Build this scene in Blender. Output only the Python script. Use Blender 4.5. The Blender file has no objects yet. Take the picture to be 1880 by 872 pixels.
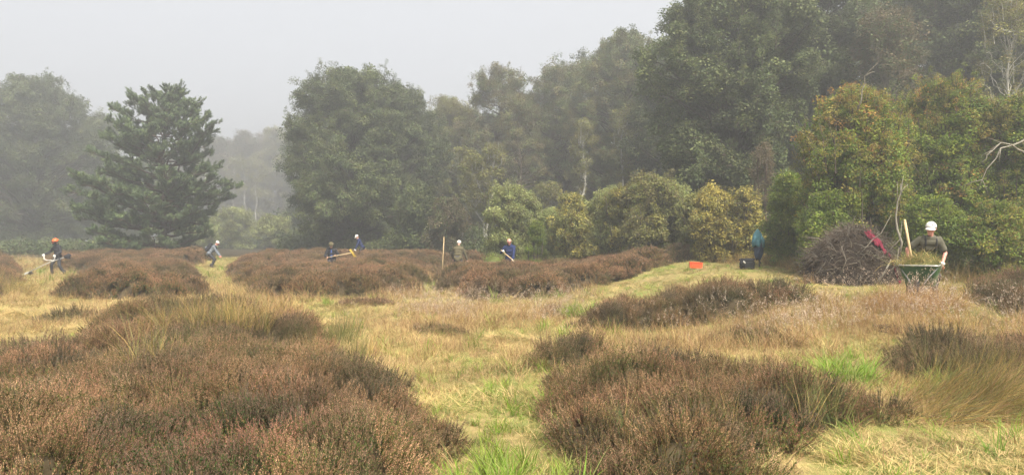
import bpy, bmesh, math, random
import numpy as np
from mathutils import Vector, Matrix, Euler

SC = bpy.context.scene
COL = SC.collection
R = math.radians
rng = np.random.default_rng(7)
random.seed(7)

# ------------------------------------------------------------------ camera, sky, sun, exposure
F = 1357.0                                   # focal length in photo pixels (1880 wide)
CAMZ = 1.70
cam_d = bpy.data.cameras.new('camera')
cam = bpy.data.objects.new('camera', cam_d)
COL.objects.link(cam)
cam_d.sensor_width = 36.0
cam_d.lens = 36.0 * F / 1880.0
cam_d.clip_start = 0.05
cam_d.clip_end = 2000
cam.location = (0, 0, CAMZ)
cam.rotation_euler = (R(90.17), 0, 0)
SC.camera = cam

SUN_EL, SUN_AZ = 52.0, 152.0                 # azimuth from +Y towards +X
world = bpy.data.worlds.new('World')
SC.world = world
world.use_nodes = True
wn, wl = world.node_tree.nodes, world.node_tree.links
wn.clear()
w_out = wn.new('ShaderNodeOutputWorld')
w_bg = wn.new('ShaderNodeBackground')
w_sky = wn.new('ShaderNodeTexSky')
w_sky.sky_type = 'NISHITA'
w_sky.sun_disc = False
w_sky.sun_elevation = R(SUN_EL)
w_sky.sun_rotation = R(SUN_AZ % 360)
w_sky.air_density = 1.0
w_sky.dust_density = 6.0
w_sky.ozone_density = 1.0
w_hs = wn.new('ShaderNodeHueSaturation')
w_hs.inputs['Saturation'].default_value = 0.30
w_mix = wn.new('ShaderNodeMix')
w_mix.data_type = 'RGBA'
w_mix.inputs[0].default_value = 0.80         # thin even cloud over the clear sky
w_mix.inputs[7].default_value = (2.98, 3.05, 3.22, 1)
wl.new(w_sky.outputs[0], w_hs.inputs['Color'])
wl.new(w_hs.outputs[0], w_mix.inputs[6])
wl.new(w_mix.outputs[2], w_bg.inputs['Color'])
w_bg.inputs['Strength'].default_value = 0.10
wl.new(w_bg.outputs[0], w_out.inputs['Surface'])

sun_d = bpy.data.lights.new('sun', 'SUN')
sun_d.energy = 3.6
sun_d.angle = R(28)
sun_d.color = (1.0, 0.94, 0.82)
sun = bpy.data.objects.new('sun', sun_d)
COL.objects.link(sun)
sdir = Vector((math.sin(R(SUN_AZ)) * math.cos(R(SUN_EL)), math.cos(R(SUN_AZ)) * math.cos(R(SUN_EL)), math.sin(R(SUN_EL))))
sun.rotation_euler = sdir.to_track_quat('Z', 'Y').to_euler()

SC.view_settings.view_transform = 'Standard'
SC.view_settings.look = 'None'
SC.view_settings.gamma = 1.0
SC.view_settings.exposure = 1.58
SC.view_settings.use_curve_mapping = False
SC.render.engine = 'CYCLES'
cy = SC.cycles
cy.max_bounces = 4
cy.diffuse_bounces = 2
cy.glossy_bounces = 2
cy.transmission_bounces = 3
cy.transparent_max_bounces = 4
cy.volume_bounces = 0
cy.use_denoising = True
try:
    cy.denoiser = 'OPENIMAGEDENOISE'
    cy.denoising_prefilter = 'ACCURATE'
except Exception:
    pass
cy.use_adaptive_sampling = True
cy.adaptive_threshold = 0.03
cy.sample_clamp_indirect = 4.0

# ------------------------------------------------------------------ helpers
def sm(a, b, v):
    t = np.clip((np.asarray(v, float) - a) / (b - a), 0, 1)
    return t * t * (3 - 2 * t)

def _hash(ix, iy, s):
    h = (ix.astype(np.int64) * 374761393 + iy.astype(np.int64) * 668265263 + s * 1442695041) & 0xffffffff
    h = ((h ^ (h >> 13)) * 1274126177) & 0xffffffff
    return ((h ^ (h >> 16)) & 0xffff) / 65535.0

def vnoise(x, y, scale, seed=0):
    x = np.asarray(x, float) / scale; y = np.asarray(y, float) / scale
    ix = np.floor(x); iy = np.floor(y); fx = x - ix; fy = y - iy
    fx = fx * fx * (3 - 2 * fx); fy = fy * fy * (3 - 2 * fy)
    a = _hash(ix, iy, seed); b = _hash(ix + 1, iy, seed); c = _hash(ix, iy + 1, seed); d = _hash(ix + 1, iy + 1, seed)
    return (a * (1 - fx) + b * fx) * (1 - fy) + (c * (1 - fx) + d * fx) * fy

def terrain(x, y):
    x = np.asarray(x, float); y = np.asarray(y, float)
    right = sm(1.5, 7.0, x)
    z = 0.55 * right * sm(8, 14, y) + 0.25 * sm(15, 26, y) * sm(0, 7, x)
    z = z + 0.55 * sm(34, 52, y) * (1 - 0.6 * right)
    z = z + 0.10 * (vnoise(x, y, 2.3, 3) - 0.5) * sm(3, 7, y) + 0.05 * (vnoise(x, y, 0.8, 4) - 0.5)
    return z

def tz(x, y):
    return float(terrain(np.array([x]), np.array([y]))[0])

def X(px, d):
    return (px - 940.0) / F * d

def Z(py, d):
    return CAMZ - (py - 440.0) / F * d

def obj(name, mesh, parent=None, loc=None):
    o = bpy.data.objects.new(name, mesh)
    COL.objects.link(o)
    if parent is not None:
        o.parent = parent
    if loc is not None:
        o.location = loc
    return o

def tag(o, label, cat, group=None):
    o['label'] = label
    o['category'] = cat
    if group:
        o['group'] = group
    return o

def thing(name, label, cat, loc, rotz=0.0, group=None):
    o = bpy.data.objects.new(name, None)
    o.empty_display_size = 0.2
    COL.objects.link(o)
    o.location = loc
    o.rotation_euler = (0, 0, rotz)
    return tag(o, label, cat, group)

def mesh_from(name, V, Fc, mats, mi=None, smooth=False):
    me = bpy.data.meshes.new(name)
    me.from_pydata([tuple(v) for v in V], [], Fc)
    for m in (mats if isinstance(mats, (list, tuple)) else [mats]):
        me.materials.append(m)
    if mi is not None:
        me.polygons.foreach_set('material_index', np.asarray(mi, dtype=np.int32))
    if smooth:
        me.polygons.foreach_set('use_smooth', np.ones(len(me.polygons), dtype=bool))
    me.update()
    return me

class MB:
    """collects simple shapes into one mesh"""
    def __init__(s):
        s.V = []; s.F = []; s.M = []
    def add(s, V, Fc, m=0):
        o = len(s.V)
        s.V.extend([tuple(v) for v in V])
        s.F.extend([tuple(i + o for i in f) for f in Fc])
        s.M.extend([m] * len(Fc))
    def tube(s, pts, rad, n=6, m=0, cap=True):
        pts = [Vector(p) for p in pts]
        if not hasattr(rad, '__len__'):
            rad = [rad] * len(pts)
        V = []; Fc = []
        t0 = (pts[1] - pts[0]).normalized()
        a = Vector((0, 0, 1)) if abs(t0.z) < 0.9 else Vector((1, 0, 0))
        u = t0.cross(a).normalized()
        for i, p in enumerate(pts):
            t = (pts[min(i + 1, len(pts) - 1)] - pts[max(i - 1, 0)])
            t = t.normalized() if t.length > 1e-9 else t0
            u = (u - t * u.dot(t))
            u = u.normalized() if u.length > 1e-6 else t.orthogonal().normalized()
            w = t.cross(u)
            for k in range(n):
                an = 2 * math.pi * k / n
                V.append(p + (u * math.cos(an) + w * math.sin(an)) * rad[i])
        for i in range(len(pts) - 1):
            for k in range(n):
                k2 = (k + 1) % n
                Fc.append((i * n + k, i * n + k2, (i + 1) * n + k2, (i + 1) * n + k))
        if cap:
            Fc.append(tuple(reversed(range(n))))
            Fc.append(tuple(range((len(pts) - 1) * n, len(pts) * n)))
        s.add(V, Fc, m)
    def capsule(s, p0, r0, p1, r1, n=12, m=0):
        p0 = Vector(p0); p1 = Vector(p1)
        d = p1 - p0
        if d.length < 1e-6:
            d = Vector((0, 0, 1e-4)); p1 = p0 + d
        t = d.normalized()
        pts = []; rad = []
        for a in (-80, -55, -30, 0):
            pts.append(p0 + t * (r0 * math.sin(R(a)))); rad.append(r0 * math.cos(R(a)))
        for a in (0, 30, 55, 80):
            pts.append(p1 + t * (r1 * math.sin(R(a)))); rad.append(r1 * math.cos(R(a)))
        s.tube(pts, rad, n, m)
    def box(s, c, size, rot=None, m=0):
        c = Vector(c); hx, hy, hz = [v / 2 for v in size]
        M = rot if rot is not None else Matrix.Identity(3)
        V = [c + M @ Vector((sx * hx, sy * hy, sz * hz)) for sx in (-1, 1) for sy in (-1, 1) for sz in (-1, 1)]
        s.add(V, [(0, 1, 3, 2), (4, 6, 7, 5), (0, 4, 5, 1), (2, 3, 7, 6), (0, 2, 6, 4), (1, 5, 7, 3)], m)
    def mesh(s, name, mats, smooth=False):
        return mesh_from(name, s.V, s.F, mats, s.M, smooth)

# ------------------------------------------------------------------ materials
def mat(name, col, rough=0.7, spec=0.3, noise=0.15, nscale=8.0, metal=0.0):
    m = bpy.data.materials.new(name); m.use_nodes = True
    n, l = m.node_tree.nodes, m.node_tree.links
    b = n['Principled BSDF']
    b.inputs['Roughness'].default_value = rough
    b.inputs['Specular IOR Level'].default_value = spec
    b.inputs['Metallic'].default_value = metal
    tc = n.new('ShaderNodeTexCoord')
    nz = n.new('ShaderNodeTexNoise'); nz.inputs['Scale'].default_value = nscale; nz.inputs['Detail'].default_value = 5
    l.new(tc.outputs['Object'], nz.inputs['Vector'])
    rp = n.new('ShaderNodeValToRGB')
    c = np.array(col)
    rp.color_ramp.elements[0].position = 0.25; rp.color_ramp.elements[1].position = 0.75
    rp.color_ramp.elements[0].color = (*np.clip(c * (1 - noise), 0, 1), 1)
    rp.color_ramp.elements[1].color = (*np.clip(c * (1 + noise), 0, 1), 1)
    l.new(nz.outputs[0], rp.inputs[0]); l.new(rp.outputs[0], b.inputs['Base Color'])
    bp = n.new('ShaderNodeBump'); bp.inputs['Strength'].default_value = 0.25; bp.inputs['Distance'].default_value = 0.02
    l.new(nz.outputs[0], bp.inputs['Height']); l.new(bp.outputs[0], b.inputs['Normal'])
    return m

def leafmat(name, cols, trans=0.3, pscale=0.5, pamp=0.35, rough=0.6, cols2=None, p2scale=1.2, p2=(0.45, 0.62), cell=0.0):
    """foliage: colour differs from piece to piece (random per clump), and in patches over the ground"""
    m = bpy.data.materials.new(name); m.use_nodes = True
    n, l = m.node_tree.nodes, m.node_tree.links
    n.clear()
    out = n.new('ShaderNodeOutputMaterial')
    oi = n.new('ShaderNodeObjectInfo')
    def ramp(cs):
        rp = n.new('ShaderNodeValToRGB')
        e = rp.color_ramp.elements
        while len(e) < len(cs):
            e.new(0.5)
        for i, c in enumerate(cs):
            e[i].position = i / max(1, len(cs) - 1); e[i].color = (*c, 1)
        l.new(oi.outputs['Random'], rp.inputs[0])
        return rp.outputs[0]
    c = ramp(cols)
    ge = n.new('ShaderNodeNewGeometry')
    if cols2:
        c2 = ramp(cols2)
        nz2 = n.new('ShaderNodeTexNoise'); nz2.inputs['Scale'].default_value = p2scale; nz2.inputs['Detail'].default_value = 3
        l.new(ge.outputs['Position'], nz2.inputs['Vector'])
        mr = n.new('ShaderNodeMapRange'); mr.inputs[1].default_value = p2[0]; mr.inputs[2].default_value = p2[1]
        l.new(nz2.outputs[0], mr.inputs[0])
        mx = n.new('ShaderNodeMix'); mx.data_type = 'RGBA'
        l.new(mr.outputs[0], mx.inputs[0]); l.new(c, mx.inputs[6]); l.new(c2, mx.inputs[7])
        c = mx.outputs[2]
    nz = n.new('ShaderNodeTexNoise'); nz.inputs['Scale'].default_value = pscale; nz.inputs['Detail'].default_value = 4
    l.new(ge.outputs['Position'], nz.inputs['Vector'])
    mr = n.new('ShaderNodeMapRange')
    mr.inputs[1].default_value = 0.3; mr.inputs[2].default_value = 0.7
    mr.inputs[3].default_value = 1 - pamp; mr.inputs[4].default_value = 1 + pamp
    l.new(nz.outputs[0], mr.inputs[0])
    if cell:
        vo = n.new('ShaderNodeTexVoronoi'); vo.inputs['Scale'].default_value = cell
        l.new(ge.outputs['Position'], vo.inputs['Vector'])
        tint = n.new('ShaderNodeMix'); tint.data_type = 'RGBA'; tint.blend_type = 'MULTIPLY'; tint.inputs[0].default_value = 1.0
        sp = n.new('ShaderNodeSeparateColor'); l.new(vo.outputs['Color'], sp.inputs[0])
        rp = n.new('ShaderNodeValToRGB'); e = rp.color_ramp.elements
        for q in range(2): e.new(0.5)
        for q, c_ in enumerate(((0.62, 0.66, 0.66), (0.92, 0.86, 0.82), (1.12, 1.0, 0.86), (1.25, 1.02, 0.98))):
            e[q].position = q / 3; e[q].color = (*c_, 1)
        l.new(sp.outputs[0], rp.inputs[0]); l.new(c, tint.inputs[6]); l.new(rp.outputs[0], tint.inputs[7])
        c = tint.outputs[2]
    mu = n.new('ShaderNodeVectorMath'); mu.operation = 'SCALE'
    l.new(c, mu.inputs[0]); l.new(mr.outputs[0], mu.inputs['Scale'])
    pb = n.new('ShaderNodeBsdfPrincipled')
    pb.inputs['Roughness'].default_value = rough
    pb.inputs['Specular IOR Level'].default_value = 0.25
    l.new(mu.outputs[0], pb.inputs['Base Color'])
    tr = n.new('ShaderNodeBsdfTranslucent'); l.new(mu.outputs[0], tr.inputs['Color'])
    ms = n.new('ShaderNodeMixShader'); ms.inputs[0].default_value = trans
    l.new(pb.outputs[0], ms.inputs[1]); l.new(tr.outputs[0], ms.inputs[2]); l.new(ms.outputs[0], out.inputs['Surface'])
    return m

M = {}
M['bark'] = mat('bark', (0.085, 0.070, 0.052), 0.9, 0.1, 0.45, 5)
M['bark_grey'] = mat('bark_grey', (0.13, 0.115, 0.09), 0.9, 0.1, 0.4, 6)
M['bark_pine'] = mat('bark_pine', (0.085, 0.06, 0.045), 0.9, 0.1, 0.4, 6)
M['birch_bark'] = mat('birch_bark', (0.33, 0.315, 0.275), 0.8, 0.2, 0.55, 4)
M['dead_wood'] = mat('dead_wood', (0.21, 0.19, 0.15), 0.85, 0.15, 0.3, 9)
M['twig'] = mat('twig', (0.12, 0.085, 0.065), 0.9, 0.1, 0.5, 12)
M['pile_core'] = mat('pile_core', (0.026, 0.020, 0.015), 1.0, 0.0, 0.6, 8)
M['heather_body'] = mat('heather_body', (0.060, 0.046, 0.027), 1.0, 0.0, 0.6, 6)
M['oak'] = leafmat('oak_leaf', [(0.080, 0.113, 0.041), (0.130, 0.165, 0.059), (0.193, 0.210, 0.077)], 0.35, 0.35, 0.30)
M['oak_dark'] = leafmat('oak_leaf_dark', [(0.052, 0.075, 0.028), (0.085, 0.112, 0.040), (0.125, 0.142, 0.052)], 0.35, 0.35, 0.30)
M['oak_tan'] = leafmat('oak_leaf_tan', [(0.142, 0.142, 0.054), (0.203, 0.169, 0.068), (0.169, 0.162, 0.061)], 0.35, 0.35, 0.25)
M['birch'] = leafmat('birch_leaf', [(0.181, 0.222, 0.070), (0.293, 0.272, 0.080), (0.172, 0.197, 0.072)], 0.4, 0.5, 0.25)
M['birch_brown'] = leafmat('birch_leaf_brown', [(0.135, 0.111, 0.057), (0.169, 0.128, 0.068), (0.115, 0.115, 0.054)], 0.35, 0.5, 0.25)
M['yellow'] = leafmat('yellow_leaf', [(0.345, 0.305, 0.075), (0.517, 0.414, 0.098), (0.276, 0.276, 0.078)], 0.4, 0.8, 0.25)
M['scrub'] = leafmat('scrub_leaf', [(0.099, 0.160, 0.026), (0.165, 0.231, 0.035), (0.275, 0.303, 0.046)], 0.4, 0.6, 0.30)
M['scrub_gold'] = leafmat('scrub_leaf_gold', [(0.27, 0.245, 0.055), (0.36, 0.285, 0.065), (0.24, 0.24, 0.055)], 0.4, 0.8, 0.2)
M['scrub_orange'] = leafmat('scrub_leaf_orange', [(0.42, 0.235, 0.07), (0.45, 0.27, 0.075), (0.38, 0.175, 0.06)], 0.4, 0.8, 0.2)
M['pale_bush'] = leafmat('pale_bush_leaf', [(0.278, 0.331, 0.118), (0.407, 0.428, 0.160), (0.237, 0.278, 0.108)], 0.4, 0.8, 0.25)
M['pine'] = leafmat('pine_needle', [(0.075, 0.112, 0.055), (0.115, 0.160, 0.075), (0.155, 0.200, 0.090)], 0.25, 0.7, 0.25, 0.5)
M['pine_bright'] = leafmat('pine_needle_bright', [(0.16, 0.215, 0.085), (0.19, 0.24, 0.095)], 0.25, 0.7, 0.2, 0.5)
HB = dict(pscale=1.3, pamp=0.30, cell=1.7)
M['h_flower'] = leafmat('heather_flower', [(0.265, 0.172, 0.101), (0.380, 0.255, 0.144), (0.540, 0.397, 0.247), (0.310, 0.193, 0.121), (0.460, 0.316, 0.190)], 0.35,
                        cols2=[(0.33, 0.175, 0.135), (0.40, 0.23, 0.17)], p2scale=0.55, p2=(0.52, 0.72), **HB)
M['h_leaf'] = leafmat('heather_leaf', [(0.143, 0.116, 0.053), (0.110, 0.121, 0.042), (0.176, 0.138, 0.064)], 0.35,
                      cols2=[(0.075, 0.125, 0.026), (0.11, 0.155, 0.036)], p2scale=0.7, p2=(0.42, 0.58), **HB)
M['h_stem'] = leafmat('heather_stem', [(0.100, 0.070, 0.045), (0.14, 0.095, 0.06)], 0.1, **HB)
M['hf_flower'] = leafmat('far_heather_flower', [(0.308, 0.185, 0.109), (0.431, 0.265, 0.155), (0.517, 0.333, 0.204), (0.271, 0.172, 0.105)], 0.35,
                         cols2=[(0.25, 0.18, 0.088), (0.34, 0.245, 0.125)], p2scale=0.25, p2=(0.48, 0.66), pscale=0.8, pamp=0.32, cell=1.0)
M['straw'] = leafmat('straw', [(0.485, 0.352, 0.139), (0.607, 0.455, 0.200), (0.400, 0.304, 0.122), (0.535, 0.365, 0.182)], 0.25, 0.9, 0.2)
M['straw_brown'] = leafmat('straw_brown', [(0.30, 0.175, 0.085), (0.38, 0.235, 0.115), (0.26, 0.15, 0.075)], 0.25, 0.9, 0.2)
M['green_grass'] = leafmat('green_grass', [(0.185, 0.225, 0.060), (0.26, 0.285, 0.080), (0.34, 0.33, 0.105), (0.15, 0.20, 0.060)], 0.35, 0.9, 0.25)
M['lush_grass'] = leafmat('lush_grass', [(0.165, 0.27, 0.030), (0.22, 0.34, 0.035), (0.28, 0.36, 0.05)], 0.4, 0.9, 0.15)
M['olive_grass'] = leafmat('olive_grass', [(0.18, 0.175, 0.050), (0.25, 0.22, 0.070), (0.14, 0.15, 0.045)], 0.3, 0.9, 0.2)
M['rush'] = leafmat('rush', [(0.095, 0.125, 0.036), (0.14, 0.155, 0.050), (0.20, 0.165, 0.060)], 0.2, 0.9, 0.2)
M['fluff'] = leafmat('seed_fluff', [(0.46, 0.36, 0.27), (0.55, 0.44, 0.34), (0.40, 0.29, 0.21)], 0.4, 0.9, 0.15)
M['gold_stem'] = leafmat('gold_stem', [(0.456, 0.300, 0.090), (0.540, 0.372, 0.120), (0.336, 0.252, 0.072)], 0.3, 0.9, 0.2)

def ground_material():
    m = bpy.data.materials.new('ground'); m.use_nodes = True
    n, l = m.node_tree.nodes, m.node_tree.links
    b = n['Principled BSDF']; b.inputs['Roughness'].default_value = 0.95; b.inputs['Specular IOR Level'].default_value = 0.1
    ge = n.new('ShaderNodeNewGeometry')
    def nz(s, d=6):
        t = n.new('ShaderNodeTexNoise'); t.inputs['Scale'].default_value = s; t.inputs['Detail'].default_value = d
        t.inputs['Roughness'].default_value = 0.65
        l.new(ge.outputs['Position'], t.inputs['Vector']); return t.outputs[0]
    def mr(s, a, b_, c=0, d=1):
        t = n.new('ShaderNodeMapRange'); t.inputs[1].default_value = a; t.inputs[2].default_value = b_
        t.inputs[3].default_value = c; t.inputs[4].default_value = d; l.new(s, t.inputs[0]); return t.outputs[0]
    def mix(f, a, c):
        t = n.new('ShaderNodeMix'); t.data_type = 'RGBA'; l.new(f, t.inputs[0])
        for v, i in ((a, 6), (c, 7)):
            if isinstance(v, tuple): t.inputs[i].default_value = (*v, 1)
            else: l.new(v, t.inputs[i])
        return t.outputs[2]
    c = mix(mr(nz(6, 8), 0.35, 0.65), (0.20, 0.15, 0.065), (0.36, 0.275, 0.12))
    c = mix(mr(nz(0.45), 0.47, 0.60), c, (0.19, 0.21, 0.055))
    c = mix(mr(nz(1.6), 0.58, 0.72), c, (0.15, 0.095, 0.050))
    # woodland floor and heath soil away from the mown strips
    sx = n.new('ShaderNodeSeparateXYZ'); l.new(ge.outputs['Position'], sx.inputs[0])
    cl = n.new('ShaderNodeClamp'); cl.inputs['Max'].default_value = 8.0; l.new(sx.outputs['X'], cl.inputs[0])
    ma = n.new('ShaderNodeMath'); ma.operation = 'MULTIPLY_ADD'; ma.inputs[1].default_value = 2.2
    l.new(cl.outputs[0], ma.inputs[0]); l.new(sx.outputs['Y'], ma.inputs[2])
    c = mix(mr(ma.outputs[0], 45, 52), c, (0.055, 0.045, 0.026))
    l.new(c, b.inputs['Base Color'])
    bp = n.new('ShaderNodeBump'); bp.inputs['Strength'].default_value = 0.6; bp.inputs['Distance'].default_value = 0.04
    l.new(nz(14, 6), bp.inputs['Height']); l.new(bp.outputs[0], b.inputs['Normal'])
    return m
M['ground'] = ground_material()

# ------------------------------------------------------------------ scattering: one node group per set of pieces
PROTO = {}
def proto(name, mesh):
    o = bpy.data.objects.new(name, mesh)          # source of the pieces only, not linked to the scene
    PROTO[name] = o
    return o

SETS = {}
def scatter_group(key, protos):
    if key in SETS:
        return SETS[key]
    g = bpy.data.node_groups.new('scatter_' + key, 'GeometryNodeTree')
    g.interface.new_socket('Geometry', in_out='INPUT', socket_type='NodeSocketGeometry')
    g.interface.new_socket('Geometry', in_out='OUTPUT', socket_type='NodeSocketGeometry')
    n, l = g.nodes, g.links
    gi = n.new('NodeGroupInput'); go = n.new('NodeGroupOutput')
    jn = n.new('GeometryNodeJoinGeometry')
    for p in reversed(protos):
        oi = n.new('GeometryNodeObjectInfo'); oi.inputs['Object'].default_value = p
        oi.inputs['As Instance'].default_value = False
        gt = n.new('GeometryNodeGeometryToInstance')
        l.new(oi.outputs['Geometry'], gt.inputs[0]); l.new(gt.outputs[0], jn.inputs[0])
    def attr(nm, t):
        a = n.new('GeometryNodeInputNamedAttribute'); a.data_type = t; a.inputs['Name'].default_value = nm
        return a.outputs['Attribute']
    er = n.new('FunctionNodeEulerToRotation'); l.new(attr('rot', 'FLOAT_VECTOR'), er.inputs[0])
    ip = n.new('GeometryNodeInstanceOnPoints')
    ip.inputs['Pick Instance'].default_value = True
    l.new(gi.outputs[0], ip.inputs['Points']); l.new(jn.outputs[0], ip.inputs['Instance'])
    l.new(attr('pick', 'INT'), ip.inputs['Instance Index'])
    l.new(er.outputs[0], ip.inputs['Rotation']); l.new(attr('scl', 'FLOAT_VECTOR'), ip.inputs['Scale'])
    l.new(ip.outputs[0], go.inputs[0])
    SETS[key] = g
    return g

def scatter(name, key, pts, rot, scl, pick, parent=None, stuff=True):
    pts = np.asarray(pts, np.float32); N = len(pts)
    me = bpy.data.meshes.new(name)
    me.vertices.add(N)
    me.vertices.foreach_set('co', pts.ravel())
    scl = np.asarray(scl, np.float32)
    if scl.ndim == 1:
        scl = np.repeat(scl[:, None], 3, 1)
    a = me.attributes.new('rot', 'FLOAT_VECTOR', 'POINT'); a.data.foreach_set('vector', np.asarray(rot, np.float32).ravel())
    a = me.attributes.new('scl', 'FLOAT_VECTOR', 'POINT'); a.data.foreach_set('vector', scl.ravel())
    a = me.attributes.new('pick', 'INT', 'POINT'); a.data.foreach_set('value', np.asarray(pick, np.int32))
    me.update()
    o = obj(name, me, parent)
    md = o.modifiers.new('scatter', 'NODES'); md.node_group = SETS[key]
    if stuff:
        o['kind'] = 'stuff'
    return o

def tilt_rot(dx, dy, t, n):
    """euler that tips +z by angle t towards (dx,dy)"""
    phi = np.arctan2(dx, -dy)
    flip = rng.random(n) < 0.5
    return np.stack([np.where(flip, -t, t), np.zeros(n), np.where(flip, phi + np.pi, phi)], 1)

def rnd_rot(n, t=0.15):
    return np.stack([rng.normal(0, t, n), rng.normal(0, t, n), rng.random(n) * 2 * np.pi], 1)

# ---- pieces
def blade(mb, base, az, length, width, lean, droop, m=0, segs=4, kink=0.0):
    """one grass blade: a tapered strip that leans out and droops"""
    d = np.array([math.cos(az), math.sin(az), 0.0]); s = np.array([-math.sin(az), math.cos(az), 0.0])
    p = np.array(base, float); a = lean
    V = []; st = length / segs
    for i in range(segs + 1):
        w = width * (1 - (i / segs) ** 1.6) * 0.5 + 0.0002
        V += [p - s * w, p + s * w]
        a2 = a + droop * (i + 1) / segs
        p = p + (d * math.sin(a2) + np.array([0, 0, math.cos(a2)])) * st + s * kink * st * random.uniform(-1, 1)
    mb.add(V, [(2 * i, 2 * i + 1, 2 * i + 3, 2 * i + 2) for i in range(segs)], m)
    return p

def grass_proto(name, mats, n, length, width, lean, droop, spread, weights=None, kink=0.05, segs=4):
    mb = MB()
    for i in range(n):
        az = random.uniform(0, 2 * math.pi); r = spread * math.sqrt(random.random())
        a2 = random.uniform(0, 2 * math.pi)
        m = random.choices(range(len(mats)), weights)[0] if weights else 0
        blade(mb, (r * math.cos(a2), r * math.sin(a2), -0.01), az, random.uniform(*length), random.uniform(*width),
              random.uniform(*lean), random.uniform(*droop), m, segs, kink)
    return proto(name, mb.mesh(name, mats))

def heather_proto(name, n, h, spread, fl, far=False):
    mb = MB()
    mats = [M['h_stem'], M['h_leaf'], M['hf_flower' if far else 'h_flower']]
    for i in range(n):
        az = random.uniform(0, 6.283); r0 = spread * 0.35 * math.sqrt(random.random()); r1 = spread * math.sqrt(random.random())
        hh = h * random.uniform(0.62, 1.08)
        b = Vector((r0 * math.cos(az), r0 * math.sin(az), 0)); a2 = az + random.uniform(-0.6, 0.6)
        t = Vector((r1 * math.cos(a2), r1 * math.sin(a2), hh))
        mid = b.lerp(t, 0.5) + Vector((random.gauss(0, 0.01), random.gauss(0, 0.01), 0))
        pts = [b, b.lerp(mid, 0.5), mid, mid.lerp(t, 0.5) + Vector((0, 0, 0.01)), t]
        mb.tube(pts, [0.0022, 0.002, 0.0018, 0.0014, 0.0008] if not far else [0.004, 0.004, 0.003, 0.003, 0.002], 3, 0, False)
        f0 = random.uniform(0.35, 0.6)
        nf = fl
        for k in range(nf):
            q = f0 + (1 - f0) * (k + random.random()) / nf
            p = b.lerp(mid, q * 2) if q < 0.5 else mid.lerp(t, q * 2 - 1)
            s = random.uniform(0.0042, 0.0068) * (1.9 if far else 1.0) * (1.15 - 0.5 * q)
            an = random.uniform(0, 6.283)
            c = p + Vector((math.cos(an), math.sin(an), 0.3)) * s * 1.0
            V = [c + Vector((random.gauss(0, 1), random.gauss(0, 1), random.gauss(0, 1))).normalized() * s for _ in range(3)] + [c + Vector((0, 0, s * 1.3))]
            mb.add(V, [(0, 1, 2), (0, 1, 3), (1, 2, 3), (2, 0, 3)], 2 if random.random() < 0.88 else 1)
        for k in range(int(fl * 0.9)):
            q = random.uniform(0.12, 0.85)
            p = b.lerp(mid, q * 2) if q < 0.5 else mid.lerp(t, q * 2 - 1)
            an = random.uniform(0, 6.283); L = random.uniform(0.010, 0.020) * (1.7 if far else 1.0)
            d = Vector((math.cos(an), math.sin(an), random.uniform(0.4, 1.3))).normalized()
            sd = Vector((-math.sin(an), math.cos(an), 0)) * L * 0.22
            mb.add([p - sd, p + sd, p + d * L + sd * 0.5, p + d * L - sd * 0.5], [(0, 1, 2, 3)], 1)
    return proto(name, mb.mesh(name, mats))

def leaf_cluster(name, m, n, rad, ll, lw, twig=True, flat=0.75):
    mb = MB()
    for i in range(n):
        v = Vector((random.gauss(0, 1), random.gauss(0, 1), random.gauss(0, 1))).normalized()
        c = Vector((v.x, v.y, v.z * flat)) * rad * (0.25 + 0.75 * random.random() ** 0.6)
        nrm = (Vector((random.gauss(0, 0.7), random.gauss(0, 0.7), 1.0)) + v * 0.35).normalized()
        d = (v + Vector((random.gauss(0, 0.5), random.gauss(0, 0.5), random.gauss(-0.15, 0.4))))
        d = (d - nrm * d.dot(nrm)).normalized(); s = nrm.cross(d)
        L = ll * random.uniform(0.7, 1.25); W = lw * random.uniform(0.8, 1.2)
        bend = nrm * L * random.uniform(-0.12, 0.10)
        V = [c - d * L * 0.5, c - d * L * 0.12 + s * W * 0.5 + bend * .3, c + d * L * 0.25 + s * W * 0.42 + bend * .3, c + d * L * 0.5 + bend,
             c + d * L * 0.25 - s * W * 0.42 - bend * .5, c - d * L * 0.12 - s * W * 0.5 - bend * .5]
        mb.add(V, [(0, 1, 2, 3), (0, 3, 4, 5)], 0)
    if twig:
        for i in range(3):
            v = Vector((random.gauss(0, 1), random.gauss(0, 1), random.gauss(0.3, 0.7))).normalized() * rad * 0.9
            mb.tube([(0, 0, 0), v * 0.5 + Vector((0, 0, 0.02)), v], [0.008, 0.006, 0.003], 3, 1, False)
    return proto(name, mb.mesh(name, [m, M['twig']]))

def needle_tuft(name, m, n, L):
    """a pine shoot: needles brushed forward along +z"""
    mb = MB()
    mb.tube([(0, 0, -0.12), (0, 0, 0.1), (0, 0, 0.24)], [0.010, 0.008, 0.004], 3, 1, False)
    for i in range(n):
        an = random.uniform(0, 6.283); z = random.uniform(-0.06, 0.25); sp = random.uniform(0.45, 1.15)
        d = Vector((math.cos(an) * math.sin(sp), math.sin(an) * math.sin(sp), math.cos(sp))).normalized()
        s = Vector((-math.sin(an), math.cos(an), 0)) * 0.0065
        p = Vector((0, 0, z)); l = L * random.uniform(0.75, 1.15)
        mb.add([p - s, p + s, p + d * l * 0.6 + s, p + d * l, p + d * l * 0.6 - s], [(0, 1, 2, 3, 4)], 0)
    return proto(name, mb.mesh(name, [m, M['twig']]))

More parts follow.
